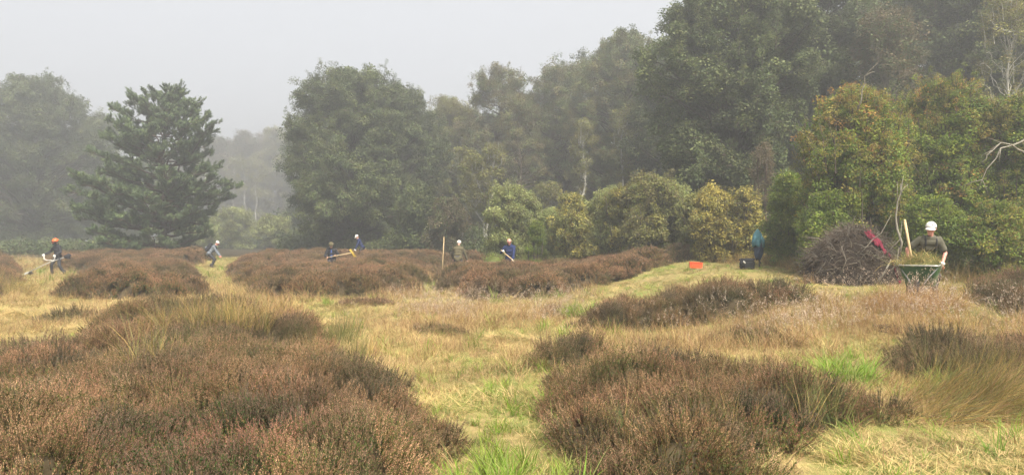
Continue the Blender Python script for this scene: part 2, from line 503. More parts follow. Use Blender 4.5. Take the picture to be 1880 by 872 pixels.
def make_sets():
    scatter_group('heather', [heather_proto('heather_tuft', 9, 0.29, 0.115, 30) for _ in range(8)])
    scatter_group('heather_far', [heather_proto('heather_far_tuft', 12, 0.26, 0.11, 12, True) for _ in range(6)])
    short = [grass_proto('hay', [M['straw'], M['green_grass']], 20, (0.08, 0.20), (0.0035, 0.007), (0.7, 1.35), (0.1, 0.7), 0.10, (0.8, 0.2), 0.25) for _ in range(4)]
    short += [grass_proto('green', [M['green_grass'], M['straw']], 22, (0.06, 0.16), (0.0035, 0.007), (0.1, 0.9), (0.2, 1.0), 0.09, (0.8, 0.2), 0.1) for _ in range(4)]
    short += [grass_proto('brown', [M['straw_brown'], M['straw'], M['olive_grass']], 18, (0.16, 0.36), (0.0025, 0.005), (0.0, 0.7), (0.1, 1.0), 0.10, (0.6, 0.3, 0.1), 0.12) for _ in range(4)]
    short += [grass_proto('lush', [M['lush_grass'], M['green_grass']], 26, (0.16, 0.36), (0.005, 0.010), (0.05, 0.6), (0.3, 1.3), 0.07, (0.75, 0.25), 0.05) for _ in range(3)]
    for _ in range(4):
        mb = MB()
        for i in range(26):
            blade(mb, (random.gauss(0, .09), random.gauss(0, .09), random.uniform(0, .03)), random.gauss(0, 0.75), random.uniform(.10, .30), random.uniform(.003, .006), random.uniform(1.1, 1.5), random.uniform(-.1, .45), random.choices((0, 1, 2), (.7, .15, .15))[0], 4, 0.3)
        short.append(proto('swath', mb.mesh('swath', [M['straw'], M['green_grass'], M['straw_brown']])))
    scatter_group('grass', short)       # 0-3 hay, 4-7 green, 8-11 brown, 12-14 lush
    tall = [grass_proto('tall_olive', [M['olive_grass'], M['gold_stem'], M['straw_brown']], 26, (0.40, 0.85), (0.0025, 0.005), (0.02, 0.45), (0.2, 1.5), 0.08, (0.5, 0.3, 0.2), 0.05, 5) for _ in range(3)]
    tall += [grass_proto('tall_brown', [M['straw_brown'], M['gold_stem']], 26, (0.35, 0.75), (0.003, 0.006), (0.02, 0.55), (0.3, 1.5), 0.09, (0.7, 0.3), 0.07, 5) for _ in range(3)]
    tall += [grass_proto('tall_rush', [M['rush'], M['olive_grass']], 24, (0.40, 0.75), (0.004, 0.007), (0.0, 0.28), (0.0, 0.35), 0.09, (0.8, 0.2), 0.02, 4) for _ in range(2)]
    scatter_group('tall', tall)         # 0-2 olive, 3-5 brown, 6-7 rush
    fl = []
    for _ in range(3):
        mb = MB()
        for i in range(9):
            az = random.uniform(0, 6.283); r = 0.06 * random.random()
            e = blade(mb, (r * math.cos(az), r * math.sin(az), 0), az, random.uniform(0.22, 0.42), 0.003, random.uniform(0, 0.5), random.uniform(0, 0.5), 0, 3)
            for k in range(9):
                c = Vector(e) + Vector((random.gauss(0, 0.012), random.gauss(0, 0.012), random.gauss(-0.015, 0.025)))
                V = [c + Vector((random.gauss(0, 1), random.gauss(0, 1), random.gauss(0, 1))).normalized() * 0.011 for _ in range(3)]
                mb.add(V, [(0, 1, 2)], 1)
        fl.append(proto('fluffy', mb.mesh('fluffy', [M['straw_brown'], M['fluff']])))
    scatter_group('fluff', fl)
    for key, mats, n, rad, ll, lw in (
            ('oak', ['oak', 'oak', 'oak', 'oak_dark', 'oak_dark'], 46, 0.40, 0.115, 0.070),
            ('oak_dark', ['oak_dark', 'oak_dark', 'oak_dark', 'oak'], 46, 0.40, 0.115, 0.070),
            ('oak_tan', ['oak_tan', 'oak', 'oak_tan', 'oak', 'birch_brown'], 42, 0.40, 0.11, 0.066),
            ('birch', ['birch', 'birch', 'oak_tan'], 34, 0.36, 0.085, 0.06),
            ('birch_brown', ['birch_brown', 'birch_brown', 'oak_dark'], 30, 0.40, 0.10, 0.065),
            ('yellow', ['yellow', 'yellow', 'birch'], 30, 0.26, 0.075, 0.055),
            ('pale_bush', ['pale_bush', 'pale_bush', 'birch'], 34, 0.28, 0.075, 0.05),
            ('scrub', ['scrub', 'scrub', 'scrub', 'scrub_gold', 'scrub_orange'], 44, 0.27, 0.072, 0.042)):
        scatter_group(key, [leaf_cluster(key + '_spray', M[m], n, rad, ll, lw) for m in mats])
    scatter_group('pine', [needle_tuft('pine_shoot', M['pine'], 80, 0.14) for _ in range(3)] + [needle_tuft('pine_shoot', M['pine_bright'], 80, 0.14)])
make_sets()

# ------------------------------------------------------------------ ground
def axis(lo, hi, step, far, grow=1.25):
    v = list(np.arange(lo, hi + 1e-6, step)); s = step
    while v[-1] < far[1]:
        s = min(s * grow, 12); v.append(v[-1] + s)
    s = step
    while v[0] > far[0]:
        s = min(s * grow, 12); v.insert(0, v[0] - s)
    return np.array(v)

def build_ground():
    xs = axis(-14, 14, 0.25, (-150, 150)); ys = axis(2, 32, 0.25, (-30, 208))
    gx, gy = np.meshgrid(xs, ys)
    gz = terrain(gx, gy)
    nx, ny = len(xs), len(ys)
    V = np.stack([gx.ravel(), gy.ravel(), gz.ravel()], 1)
    Fc = [(j * nx + i, j * nx + i + 1, (j + 1) * nx + i + 1, (j + 1) * nx + i) for j in range(ny - 1) for i in range(nx - 1)]
    o = obj('ground', mesh_from('ground', V, Fc, M['ground'], None, True))
    o['kind'] = 'structure'
build_ground()

# ------------------------------------------------------------------ heather
def sdist(poly, x, y):
    """distance to the outline, positive inside"""
    P = np.array(poly, float); Q = np.roll(P, -1, 0)
    x = np.asarray(x, float); y = np.asarray(y, float)
    best = np.full(x.shape, 1e9); inside = np.zeros(x.shape, bool)
    for (ax, ay), (bx, by) in zip(P, Q):
        ex, ey = bx - ax, by - ay
        t = np.clip(((x - ax) * ex + (y - ay) * ey) / (ex * ex + ey * ey), 0, 1)
        best = np.minimum(best, np.hypot(x - ax - t * ex, y - ay - t * ey))
        c = ((ay > y) != (by > y)) & (x < (bx - ax) * (y - ay) / ((by - ay) if by != ay else 1e-9) + ax)
        inside ^= c
    return np.where(inside, best, -best)

HEATHER = [
    ('A', [(-0.50, 2.6), (-0.56, 5.0), (-0.75, 6.6), (-1.4, 8.2), (-2.0, 9.4), (-2.8, 11.0), (-3.3, 12.6), (-3.8, 14.0), (-5.2, 15.0), (-7.2, 15.0),
           (-8.0, 14.2), (-7.1, 12.3), (-6.3, 10.4), (-6.6, 8.8), (-7.8, 6), (-6, 3), (-3, 2.0), (-1.0, 2.0)],
     0.48, 'broad brown heather mound filling the lower left of the heath'),
    ('B', [(.46, 7.2), (.6, 8.6), (1.2, 9.2), (2.4, 8.9), (3.2, 7.9), (3.55, 7.1), (2.9, 6.4), (2.2, 6.0), (1.65, 5.1), (.78, 4.9), (.56, 6)],
     0.50, 'rounded heather mound right of the central grass path, pinkish brown tips'),
    ('C', [(.25, 9.5), (.3, 10.7), (1.0, 11.0), (1.5, 10.5), (1.3, 9.6), (.8, 9.3)], 0.40, 'small heather clump just behind the rounded mound, beside the path'),
    ('D', [(1.35, 13.7), (1.6, 15.5), (3, 16.4), (5, 16), (6.0, 15.0), (5.7, 14.0), (4.2, 13.4), (2.6, 13.3)], 0.55, 'long low heather mound on the mown grass in front of the orange crate'),
    ('E', [(-9.9, 15.2), (-9.9, 16.0), (-9.3, 16.3), (-8.7, 15.9), (-8.8, 15.3), (-9.4, 15.0)], 0.32, 'lone small heather clump on the straw path at far left'),
    ('F', [(-13.3, 21), (-11, 20.3), (-9.3, 20.8), (-9.3, 22), (-12.8, 30), (-17.6, 40), (-19, 47), (-30, 48), (-24, 39), (-20.2, 35.5), (-17.2, 30), (-13.9, 24.5)],
     0.68, 'heather bank in front of the lone pine, left of the narrow green path'),
    ('G', [(-7.6, 21.8), (-6, 21.2), (-4, 21.6), (-3.1, 22.4), (-3.2, 25), (-3.5, 31), (-3.6, 47), (-15.6, 47), (-15.4, 41), (-11.0, 30)],
     0.68, 'wide heather bank right of the narrow green path, in front of the large oak'),
    ('H', [(-1.8, 22.4), (-1.0, 21.0), (0.5, 20.6), (1.6, 21.4), (2.2, 24), (4.8, 26.2), (6.2, 28), (6, 32), (4, 40), (-3.2, 47), (-3.1, 31), (-2.5, 25.5)],
     0.68, 'heather bank around the man in navy, reaching to the bushes'),
    ('J', [(8.3, 12.0), (8.3, 13.6), (9.5, 15), (13, 15.5), (13, 11.5), (10, 11.3)], 0.5, 'heather clump at the right edge beside the wheelbarrow'),
    ('K', [(4.7, 8.7), (5.0, 9.8), (6, 10.3), (9.0, 10.4), (9.0, 8.5), (6.5, 8.1)], 0.46, 'heather clump at the right edge above the flattened long grass'),
    ('L', [(-14.9, 21.6), (-19.2, 28.5), (-23.2, 34.5), (-26, 38.5), (-33, 48), (-45, 45), (-30, 24), (-20, 20.2), (-16, 20.4)], 0.65, 'grassy heather bank at the left edge beside the helmeted man'),
    ('P', [(.45, 16.2), (.5, 17.2), (1.1, 17.5), (1.5, 16.9), (1.2, 16.1)], 0.30, 'small heather tuft on the straw left of the long low mound'),
    ('Q', [(-1.7, 13.2), (-1.75, 13.9), (-1.2, 14.2), (-0.8, 13.7), (-1.1, 13.1)], 0.20, 'tiny heather tuft alone in the middle of the mown straw'),
    ('R', [(-4.2, 18.2), (-4.3, 18.9), (-3.5, 19.2), (-3.0, 18.7), (-3.4, 18.1)], 0.24, 'small heather tuft on the mown strip before the wide heather bank'),
    ('S', [(3.3, 11.2), (3.2, 11.9), (4.0, 12.2), (4.6, 11.8), (4.2, 11.1)], 0.28, 'small heather tuft in the dry grass above the bright green tuft'),
    ('N', [(5.7, 28.6), (7.6, 28.9), (8.2, 31), (6.0, 32.5)], 0.6, 'brown heather patch under the yellow bush behind the orange crate'),
]
HOLLOWS = [(-4.95, 9.5, 0.62, 1.0), (-3.3, 10.4, 0.45, 0.95), (-2.55, 9.0, 0.36, 0.9), (-4.6, 7.0, 0.42, 0.9), (-1.75, 6.9, 0.34, 0.9), (-6.2, 12.4, 0.5, 0.9), (-3.0, 6.1, 0.30, 0.8), (-3.6, 8.3, 0.3, 0.7), (1.6, 7.4, 0.4, 0.35), (2.3, 7.7, 0.3, 0.4)]

def domes(x, y, cell, seed):
    """rounded bushes packed side by side, dark clefts between them"""
    x = np.asarray(x, float) / cell; y = np.asarray(y, float) / cell
    ix = np.floor(x); iy = np.floor(y); best = np.zeros(x.shape)
    for ox in (-1, 0, 1):
        for oy in (-1, 0, 1):
            cx = ix + ox; cy_ = iy + oy
            px = cx + _hash(cx, cy_, seed); py = cy_ + _hash(cx, cy_, seed + 50); r = 0.50 + 0.38 * _hash(cx, cy_, seed + 90)
            best = np.maximum(best, np.sqrt(np.clip(1 - ((x - px) ** 2 + (y - py) ** 2) / r ** 2, 0, 1)) * (0.6 + 0.4 * _hash(cx, cy_, seed + 70)))
    return best

def heather_h(poly, h, x, y):
    big = 1.0 if h < 0.6 else 1.35
    d = sdist(poly, x, y) + 0.55 * big * (vnoise(x, y, 0.55 * big, 14) - 0.5) + 0.30 * (vnoise(x, y, 0.22, 15) - 0.5)
    e = 0.45 * big
    v = h * np.power(np.clip(d / e, 0, 1), 0.5)
    v = v * (0.22 + 0.66 * domes(x, y, 0.95 * big, 11) + 0.24 * domes(x, y, 0.42 * big, 12) + 0.34 * vnoise(x, y, 2.4 * big, 13))
    for cx, cy_, r, a in HOLLOWS:
        v = v * (1 - a * np.exp(-(((x - cx) ** 2 + (y - cy_) ** 2) / r ** 2)))
    return np.where(d > 0, v, 0), d

def build_heather(poly, h, label):
    P = np.array(poly); x0, y0 = P.min(0) - 0.3; x1, y1 = P.max(0) + 0.3
    far = y1 > 19
    st = 0.16 if not far else 0.4
    xs = np.arange(x0, x1, st); ys = np.arange(y0, y1, st)
    gx, gy = np.meshgrid(xs, ys)
    jx = gx + (rng.random(gx.shape) - 0.5) * st * 0.5; jy = gy + (rng.random(gx.shape) - 0.5) * st * 0.5
    hh, d = heather_h(poly, h, jx, jy)
    keep = (d > -st * 0.8)
    zz = terrain(jx, jy) + np.where(d > 0, np.maximum(hh - 0.17, 0.25 * hh), 0) - 0.04
    idx = -np.ones(gx.shape, int); idx[keep] = np.arange(keep.sum())
    V = np.stack([jx[keep], jy[keep], zz[keep]], 1)
    Fc = []
    for j in range(gx.shape[0] - 1):
        for i in range(gx.shape[1] - 1):
            q = (idx[j, i], idx[j, i + 1], idx[j + 1, i + 1], idx[j + 1, i])
            if min(q) >= 0:
                Fc.append(tuple(int(a) for a in q))
    base = np.array([P[:, 0].mean(), P[:, 1].mean(), 0]); base[2] = tz(base[0], base[1])
    root = obj('heather', mesh_from('heather', V - base, Fc, M['heather_body'], None, True), None, tuple(base))
    tag(root, label, 'heather', 'heather mounds and banks on the heath')
    # sprigs, thinner with distance
    area = (x1 - x0) * (y1 - y0)
    n = int(area * 210)
    x = rng.uniform(x0, x1, n); y = rng.uniform(y0, y1, n)
    dens = np.interp(y, [0, 6, 9, 14, 20, 30, 46], [165, 165, 140, 100, 62, 40, 26])
    k = rng.random(n) < dens / 210
    k &= np.abs(x) < 0.74 * y + 1.8
    x, y = x[k], y[k]
    hh, d = heather_h(poly, h, x, y)
    k = (d > -0.02) & ((hh > 0.13) | (rng.random(len(x)) < 0.25) | (d < 0.15))
    x, y, hh, d = x[k], y[k], hh[k], d[k]
    n = len(x)
    e = 0.12 if not far else 0.3
    gx_ = (heather_h(poly, h, x + e, y)[0] - heather_h(poly, h, x - e, y)[0]) / (2 * e)
    gy_ = (heather_h(poly, h, x, y + e)[0] - heather_h(poly, h, x, y - e)[0]) / (2 * e)
    s = np.hypot(gx_, gy_) + 1e-6
    t = np.clip(np.arctan(s) * 0.55, 0, 0.75) + np.abs(rng.normal(0, 0.14, n))
    az = np.arctan2(-gy_, -gx_) + rng.normal(0, 0.5, n)
    rot = tilt_rot(np.cos(az), np.sin(az), t, n)
    z = terrain(x, y) + np.maximum(hh - 0.27, 0) - 0.02
    size = np.interp(y, [0, 8, 14, 22, 45], [0.95, 1.0, 1.15, 1.45, 2.0])
    sz = np.clip((np.minimum(hh, 0.30) + 0.03) / 0.27, 0.45, 1.15) * rng.uniform(0.75, 1.22, n)
    sxy = size * rng.uniform(0.85, 1.2, n)
    sz = np.maximum(sz, 0.5 * sxy)
    scl = np.stack([sxy, sxy, sz], 1)
    pts = np.stack([x, y, z], 1) - base
    if far:
        scatter('heather_sprigs', 'heather_far', pts, rot, scl, rng.integers(0, 6, n), root)
    else:
        scatter('heather_sprigs', 'heather', pts, rot, scl, rng.integers(0, 8, n), root)
    return n

NH = sum(build_heather(p, h, lab) for _, p, h, lab in HEATHER)

# ------------------------------------------------------------------ grass between the mounds
def in_heather(x, y, m=0.0):
    r = np.zeros(x.shape, bool)
    for _, p, h, _l in HEATHER:
        r |= sdist(p, x, y) > m
    return r

def bump(x, y, cx, cy_, rx, ry):
    return np.exp(-(((x - cx) / rx) ** 2 + ((y - cy_) / ry) ** 2))

def build_grass():
    N = 640000
    y = rng.uniform(2.5, 48, N); x = rng.uniform(-1, 1, N) * (0.76 * y + 1.8)
    area_den = N / (45.5 * 2)           # samples per m of width, thinned by width and by distance below
    local = area_den / (0.76 * y + 1.8)
    dens = np.interp(y, [0, 6, 9, 14, 20, 28, 36, 48], [240, 230, 170, 110, 62, 34, 22, 12]) * (0.62 + 0.5 * np.clip((vnoise(x, y, 0.7, 27) - 0.25) * 2.2, 0, 1)) * np.where((x > -2) & (y > 36), 0.25, 1)
    k = rng.random(N) < dens / local
    x, y = x[k], y[k]
    k = ~in_heather(x, y, 0.12)
    x, y = x[k], y[k]
    n = len(x)
    g1 = vnoise(x, y, 1.1, 21); g2 = vnoise(x, y, 0.45, 22); b1 = vnoise(x, y, 1.8, 23)
    green = 0.38 + 0.85 * (g1 - 0.45) + 0.4 * (g2 - 0.5)
    green += 0.48 * bump(x, y, 0.0, 6.2, 0.8, 3.0) + 0.25 * bump(x, y, 3.4, 6.0, 2.2, 1.8)
    green += 0.40 * bump(x, y, -5.8, 13.5, 0.9, 3.0) * 0 + 0.35 * bump(x + 0.4 * (y - 25), y, -9.9, 27, 1.5, 10) + 0.35 * bump(x, y, -2.5, 23, 0.8, 2.5)
    green += 0.22 * sm(2, 4, x) * sm(15.5, 18, y)
    green -= 0.30 * bump(x, y, -2.0, 16.5, 3.5, 3.0)
    green -= 0.70 * sm(-6.5, -8.5, x) * sm(11, 14, y) * (1 - sm(22, 26, y))
    brown = 0.12 + 1.1 * (b1 - 0.5)
    brown += 0.55 * bump(x, y, -0.4, 16.2, 1.9, 2.2) + 0.62 * bump(x, y, 3.6, 11.6, 3.0, 1.0) + 0.40 * bump(x, y, -1.3, 12.3, 1.1, 1.6)
    brown += 0.6 * bump(x, y, 7, 11, 2, 1.5)
    brown -= 0.5 * sm(2, 4, x) * sm(16, 18, y) * (1 - sm(26, 30, y))
    brown += 0.7 * sm(27, 31, y) * sm(-6, 0, x)
    u = rng.random(n)
    br = u < np.clip(brown, 0, 0.92)
    gr = (~br) & (rng.random(n) < np.clip(green, 0.03, 0.93))
    pick = rng.integers(0, 4, n)
    pick = np.where(gr, 4 + rng.integers(0, 4, n), pick)
    pick = np.where(br, 8 + rng.integers(0, 4, n), pick)
    lush = (~br) & gr & (rng.random(n) < 0.045)
    pick = np.where(lush, 12 + rng.integers(0, 3, n), pick)
    size = np.interp(y, [0, 8, 14, 22, 36], [0.95, 1.05, 1.25, 1.6, 2.0]) * rng.uniform(0.7, 1.25, n)
    size *= 1 - 0.35 * sm(2, 4, x) * sm(15, 18, y)
    sw = (pick < 4) & (rng.random(n) < 0.45)
    pick = np.where(sw, 15 + rng.integers(0, 4, n), pick)
    size *= 0.42 + 0.85 * vnoise(x, y, 0.55, 24)
    flat = np.where(pick < 4, 0.42, np.where(pick < 8, 0.60, np.where(pick < 12, 0.72, 0.8)))
    flat = flat * (1 - 0.35 * sm(2, 4, x) * sm(15, 18, y)) * rng.uniform(0.7, 1.4, n)
    lie = np.where(pick < 4, 0.30, 0.22)
    rot = np.stack([rng.normal(0, lie), rng.normal(0, lie), rng.random(n) * 6.283], 1)
    comb = 9.0 * vnoise(x, y, 1.6, 25) + rng.normal(0, 0.7, n)
    rot = np.where(sw[:, None], np.stack([rng.normal(0, 0.08, n), rng.normal(0, 0.08, n), comb], 1), rot)
    flat = np.where(sw, 1.0, flat)
    z = terrain(x, y) + np.where(pick < 4, rng.uniform(0, 0.05, n), 0)
    pts = np.stack([x, y, z], 1)
    for lo, hi, nm, lab in ((0, 4, 'mown_hay', 'pale cut hay lying over the mown strips'), (4, 8, 'short_grass', 'short green grass growing in the mown strips'),
                            (8, 12, 'bent_grass', 'reddish brown dry grass standing between the heather mounds'), (15, 19, 'hay_swath', 'combed strands of dry hay left by the mowing'), (12, 15, 'lush_grass', 'bright green grass tufts dotted over the mown strips')):
        k = (pick >= lo) & (pick < hi)
        o = scatter(nm, 'grass', pts[k], rot[k], np.stack([size, size, size * flat], 1)[k], pick[k])
        tag(o, lab, 'grass')
    # pale seed heads over the dry grass
    n2 = 7000
    x = rng.uniform(-4, 9, n2); y = rng.uniform(9.5, 20, n2)
    w = 0.7 * bump(x, y, 4.6, 11.8, 1.3, 0.8) + 0.8 * bump(x, y, -0.3, 16.3, 2.0, 1.8) + 0.4 * bump(x, y, 4.8, 12.9, 1.5, 0.4) + 0.5 * bump(x, y, 6.5, 12, 1.5, 1.2)
    k = (rng.random(n2) < w * (vnoise(x, y, 0.6, 31) > 0.45)) & ~in_heather(x, y, 0.3)
    x, y = x[k], y[k]; n2 = len(x)
    o = scatter('seed_heads', 'fluff', np.stack([x, y, terrain(x, y)], 1), rnd_rot(n2, 0.25), rng.uniform(0.8, 1.4, n2), rng.integers(0, 3, n2))
    tag(o, 'pale fluffy seed heads over the dry grass in mid field', 'grass')
    # thin grass blades that grow up through the heather
    n3 = 9000
    y = rng.uniform(4, 34, n3); x = rng.uniform(-1, 1, n3) * (0.74 * y + 1)
    k = in_heather(x, y, 0.1) & (rng.random(n3) < np.clip((vnoise(x, y, 1.5, 41) - 0.42) * 1.6, 0.02, 0.7))
    x, y = x[k], y[k]; n3 = len(x)
    o = scatter('heath_grass', 'tall', np.stack([x, y, terrain(x, y) + 0.10], 1), rnd_rot(n3, 0.25), rng.uniform(0.35, 0.80, n3), rng.choice([0, 1, 2, 3, 6, 7, 0, 1], n3))
    tag(o, 'wispy golden grass growing up through the heather', 'grass')
build_grass()

# ------------------------------------------------------------------ tussocks that stand out
def tussock(label, x, y, r, n, picks, scale, key='tall', tilt=0.25, lay=None, zoff=0.0, name='grass_tussock', ry=None):
    a = rng.random(n) * 6.283; q = r * np.sqrt(rng.random(n))
    px, py = x + q * np.cos(a), y + (ry or r) / r * q * np.sin(a)
    base = np.array([x, y, tz(x, y)])
    t = q / r * tilt + np.abs(rng.normal(0, 0.08, n))
    rot = tilt_rot(np.cos(a), np.sin(a), t, n)
    if lay is not None:
        rot = tilt_rot(np.full(n, lay[0]) + rng.normal(0, .2, n), np.full(n, lay[1]) + rng.normal(0, .2, n), np.full(n, lay[2]) + rng.normal(0, 0.12, n), n)
    pts = np.stack([px, py, terrain(px, py) + zoff], 1) - base
    mb = MB(); ryy = (ry or r)
    ring = lambda f, z: [(r * f * math.cos(6.283 * j / 10), ryy * f * math.sin(6.283 * j / 10), z) for j in range(10)]
    mb.add(ring(.75, -.06) + ring(.6, .015) + ring(.25, .03), [(i * 10 + j, i * 10 + (j + 1) % 10, i * 10 + 10 + (j + 1) % 10, i * 10 + 10 + j) for i in range(2) for j in range(10)] + [tuple(range(20, 30))])
    o = obj(name, mb.mesh('root_stock', [M['heather_body']]), None, tuple(base))
    scatter('blades', key, pts, rot, rng.uniform(0.8, 1.15, n) * scale, rng.choice(picks, n), o)
    tag(o, label, 'grass', 'grass tussocks on the heath')
    return o

tussock('tall golden green grass standing in the left heather mound', -4.5, 11.2, 0.85, 60, [0, 1, 2], 1.05, zoff=0.30, ry=0.4)
tussock('reddish dry grass stems behind the golden grass in the left mound', -4.4, 12.4, 1.1, 34, [3, 4, 5, 0], 1.0, zoff=0.32, ry=0.4)
tussock('upright dark green rush clump beside the right end of the left mound', -3.0, 11.9, 0.5, 22, [6, 7], 0.9)
tussock('second rush clump lower down, where the mound meets the straw', -2.3, 10.6, 0.35, 12, [6, 7, 0], 0.75)
tussock('sparse long yellow grass arching over the left heather mound', -3.75, 7.7, 0.22, 4, [0, 1, 2], 1.2, zoff=0.30)
tussock('bright green grass tuft between the rounded mound and right edge', 4.0, 8.9, 0.26, 16, [12, 13, 14], 1.75, 'grass', 0.35)
tussock('small bright green tuft right of the bright grass tuft', 5.05, 8.5, 0.20, 6, [12, 13, 14], 1.2, 'grass', 0.35)
tussock('flattened long grass sweeping down from the right heather clump', 4.9, 7.75, 0.85, 110, [0, 1, 2], 1.05, lay=(0.75, -0.55, 1.0), ry=0.5)
tussock('flattened straw coloured grass in front of the sweeping long grass', 4.4, 7.0, 0.9, 60, [1, 2, 4, 0], 0.95, lay=(0.9, -0.3, 1.2), ry=0.35)
tussock('upright green rush tuft at the right end of the rounded mound', 2.85, 6.75, 0.14, 6, [6, 7], 0.72)
tussock('yellow green grass tuft on the path left of the long low mound', 1.55, 16.2, 0.4, 16, [12, 13, 14], 1.7, 'grass', 0.35)
tussock('brown grass tussock hiding the wheel of the wheelbarrow', 6.85, 12.55, 0.75, 200, [3, 4, 5], 0.82, tilt=0.55, ry=0.35)
tussock('brown tussock left of the wheelbarrow in the dry grass', 6.0, 11.6, 0.5, 34, [3, 4, 0], 0.55, tilt=0.5)
tussock('golden tall grass at the right edge below the wheelbarrow', 6.9, 10.8, 0.7, 28, [0, 1, 3], 0.85, tilt=0.3)
tussock('olive grass behind the wheelbarrow at right', 9.0, 14.6, 1.0, 40, [0, 1, 2, 3], 0.75, tilt=0.4)
tussock('tall olive grass on the bank at the left edge', -15.9, 22.6, 1.1, 60, [0, 1, 2], 1.2, tilt=0.5)
tussock('dark green seedling tuft on the straw behind the left mound', -6.1, 16.6, 0.16, 10, [6, 7], 0.7, tilt=0.3)
tussock('dry grass fringe at the foot of the brush pile', 8.0, 17.9, 1.3, 60, [3, 4, 5], 0.62, tilt=0.35, ry=0.3)
tussock('low brown tuft on the mown straw in the middle', -1.45, 13.6, 0.3, 12, [8, 9, 10, 11], 1.2, 'grass', 0.4)
tussock('green and straw tuft at the lower edge of the central path', 0.05, 5.0, 0.5, 36, [4, 5, 12, 13], 1.1, 'grass', 0.3)
tussock('brown bent tuft right of the central path behind the small clump', 0.6, 16.4, 0.5, 20, [3, 4, 5], 0.62, tilt=0.4)

tussock('low green and straw grass in the hollow of the left heather mound', -4.95, 9.5, 0.5, 34, [4, 5, 8, 9, 0], 0.95, 'grass', 0.3, zoff=0.02)
tussock('short olive grass filling the gap in the left mound by its rush clump', -3.3, 10.4, 0.4, 26, [5, 8, 10, 4], 1.0, 'grass', 0.3, zoff=0.02)
tussock('small grassy gap low in the left mound near the path', -1.75, 6.9, 0.25, 14, [4, 5, 12, 8], 0.95, 'grass', 0.3, zoff=0.02)
tussock('green grassy gap at the left of the left mound', -4.6, 7.0, 0.34, 20, [4, 6, 9, 12], 0.95, 'grass', 0.3, zoff=0.02)
tussock('wisps of straw grass rising through the middle of the left mound', -2.55, 9.0, 0.4, 12, [0, 1, 3], 0.7, zoff=0.05)

# ------------------------------------------------------------------ trees
def bez(a, b, c, n):
    return [a * (1 - t) ** 2 + b * (2 * t * (1 - t)) + c * t * t for t in [i / (n - 1) for i in range(n)]]

def wobble(pts, amt):
    return [p if i in (0, len(pts) - 1) else p + Vector((random.gauss(0, amt), random.gauss(0, amt), random.gauss(0, amt * 0.6))) for i, p in enumerate(pts)]

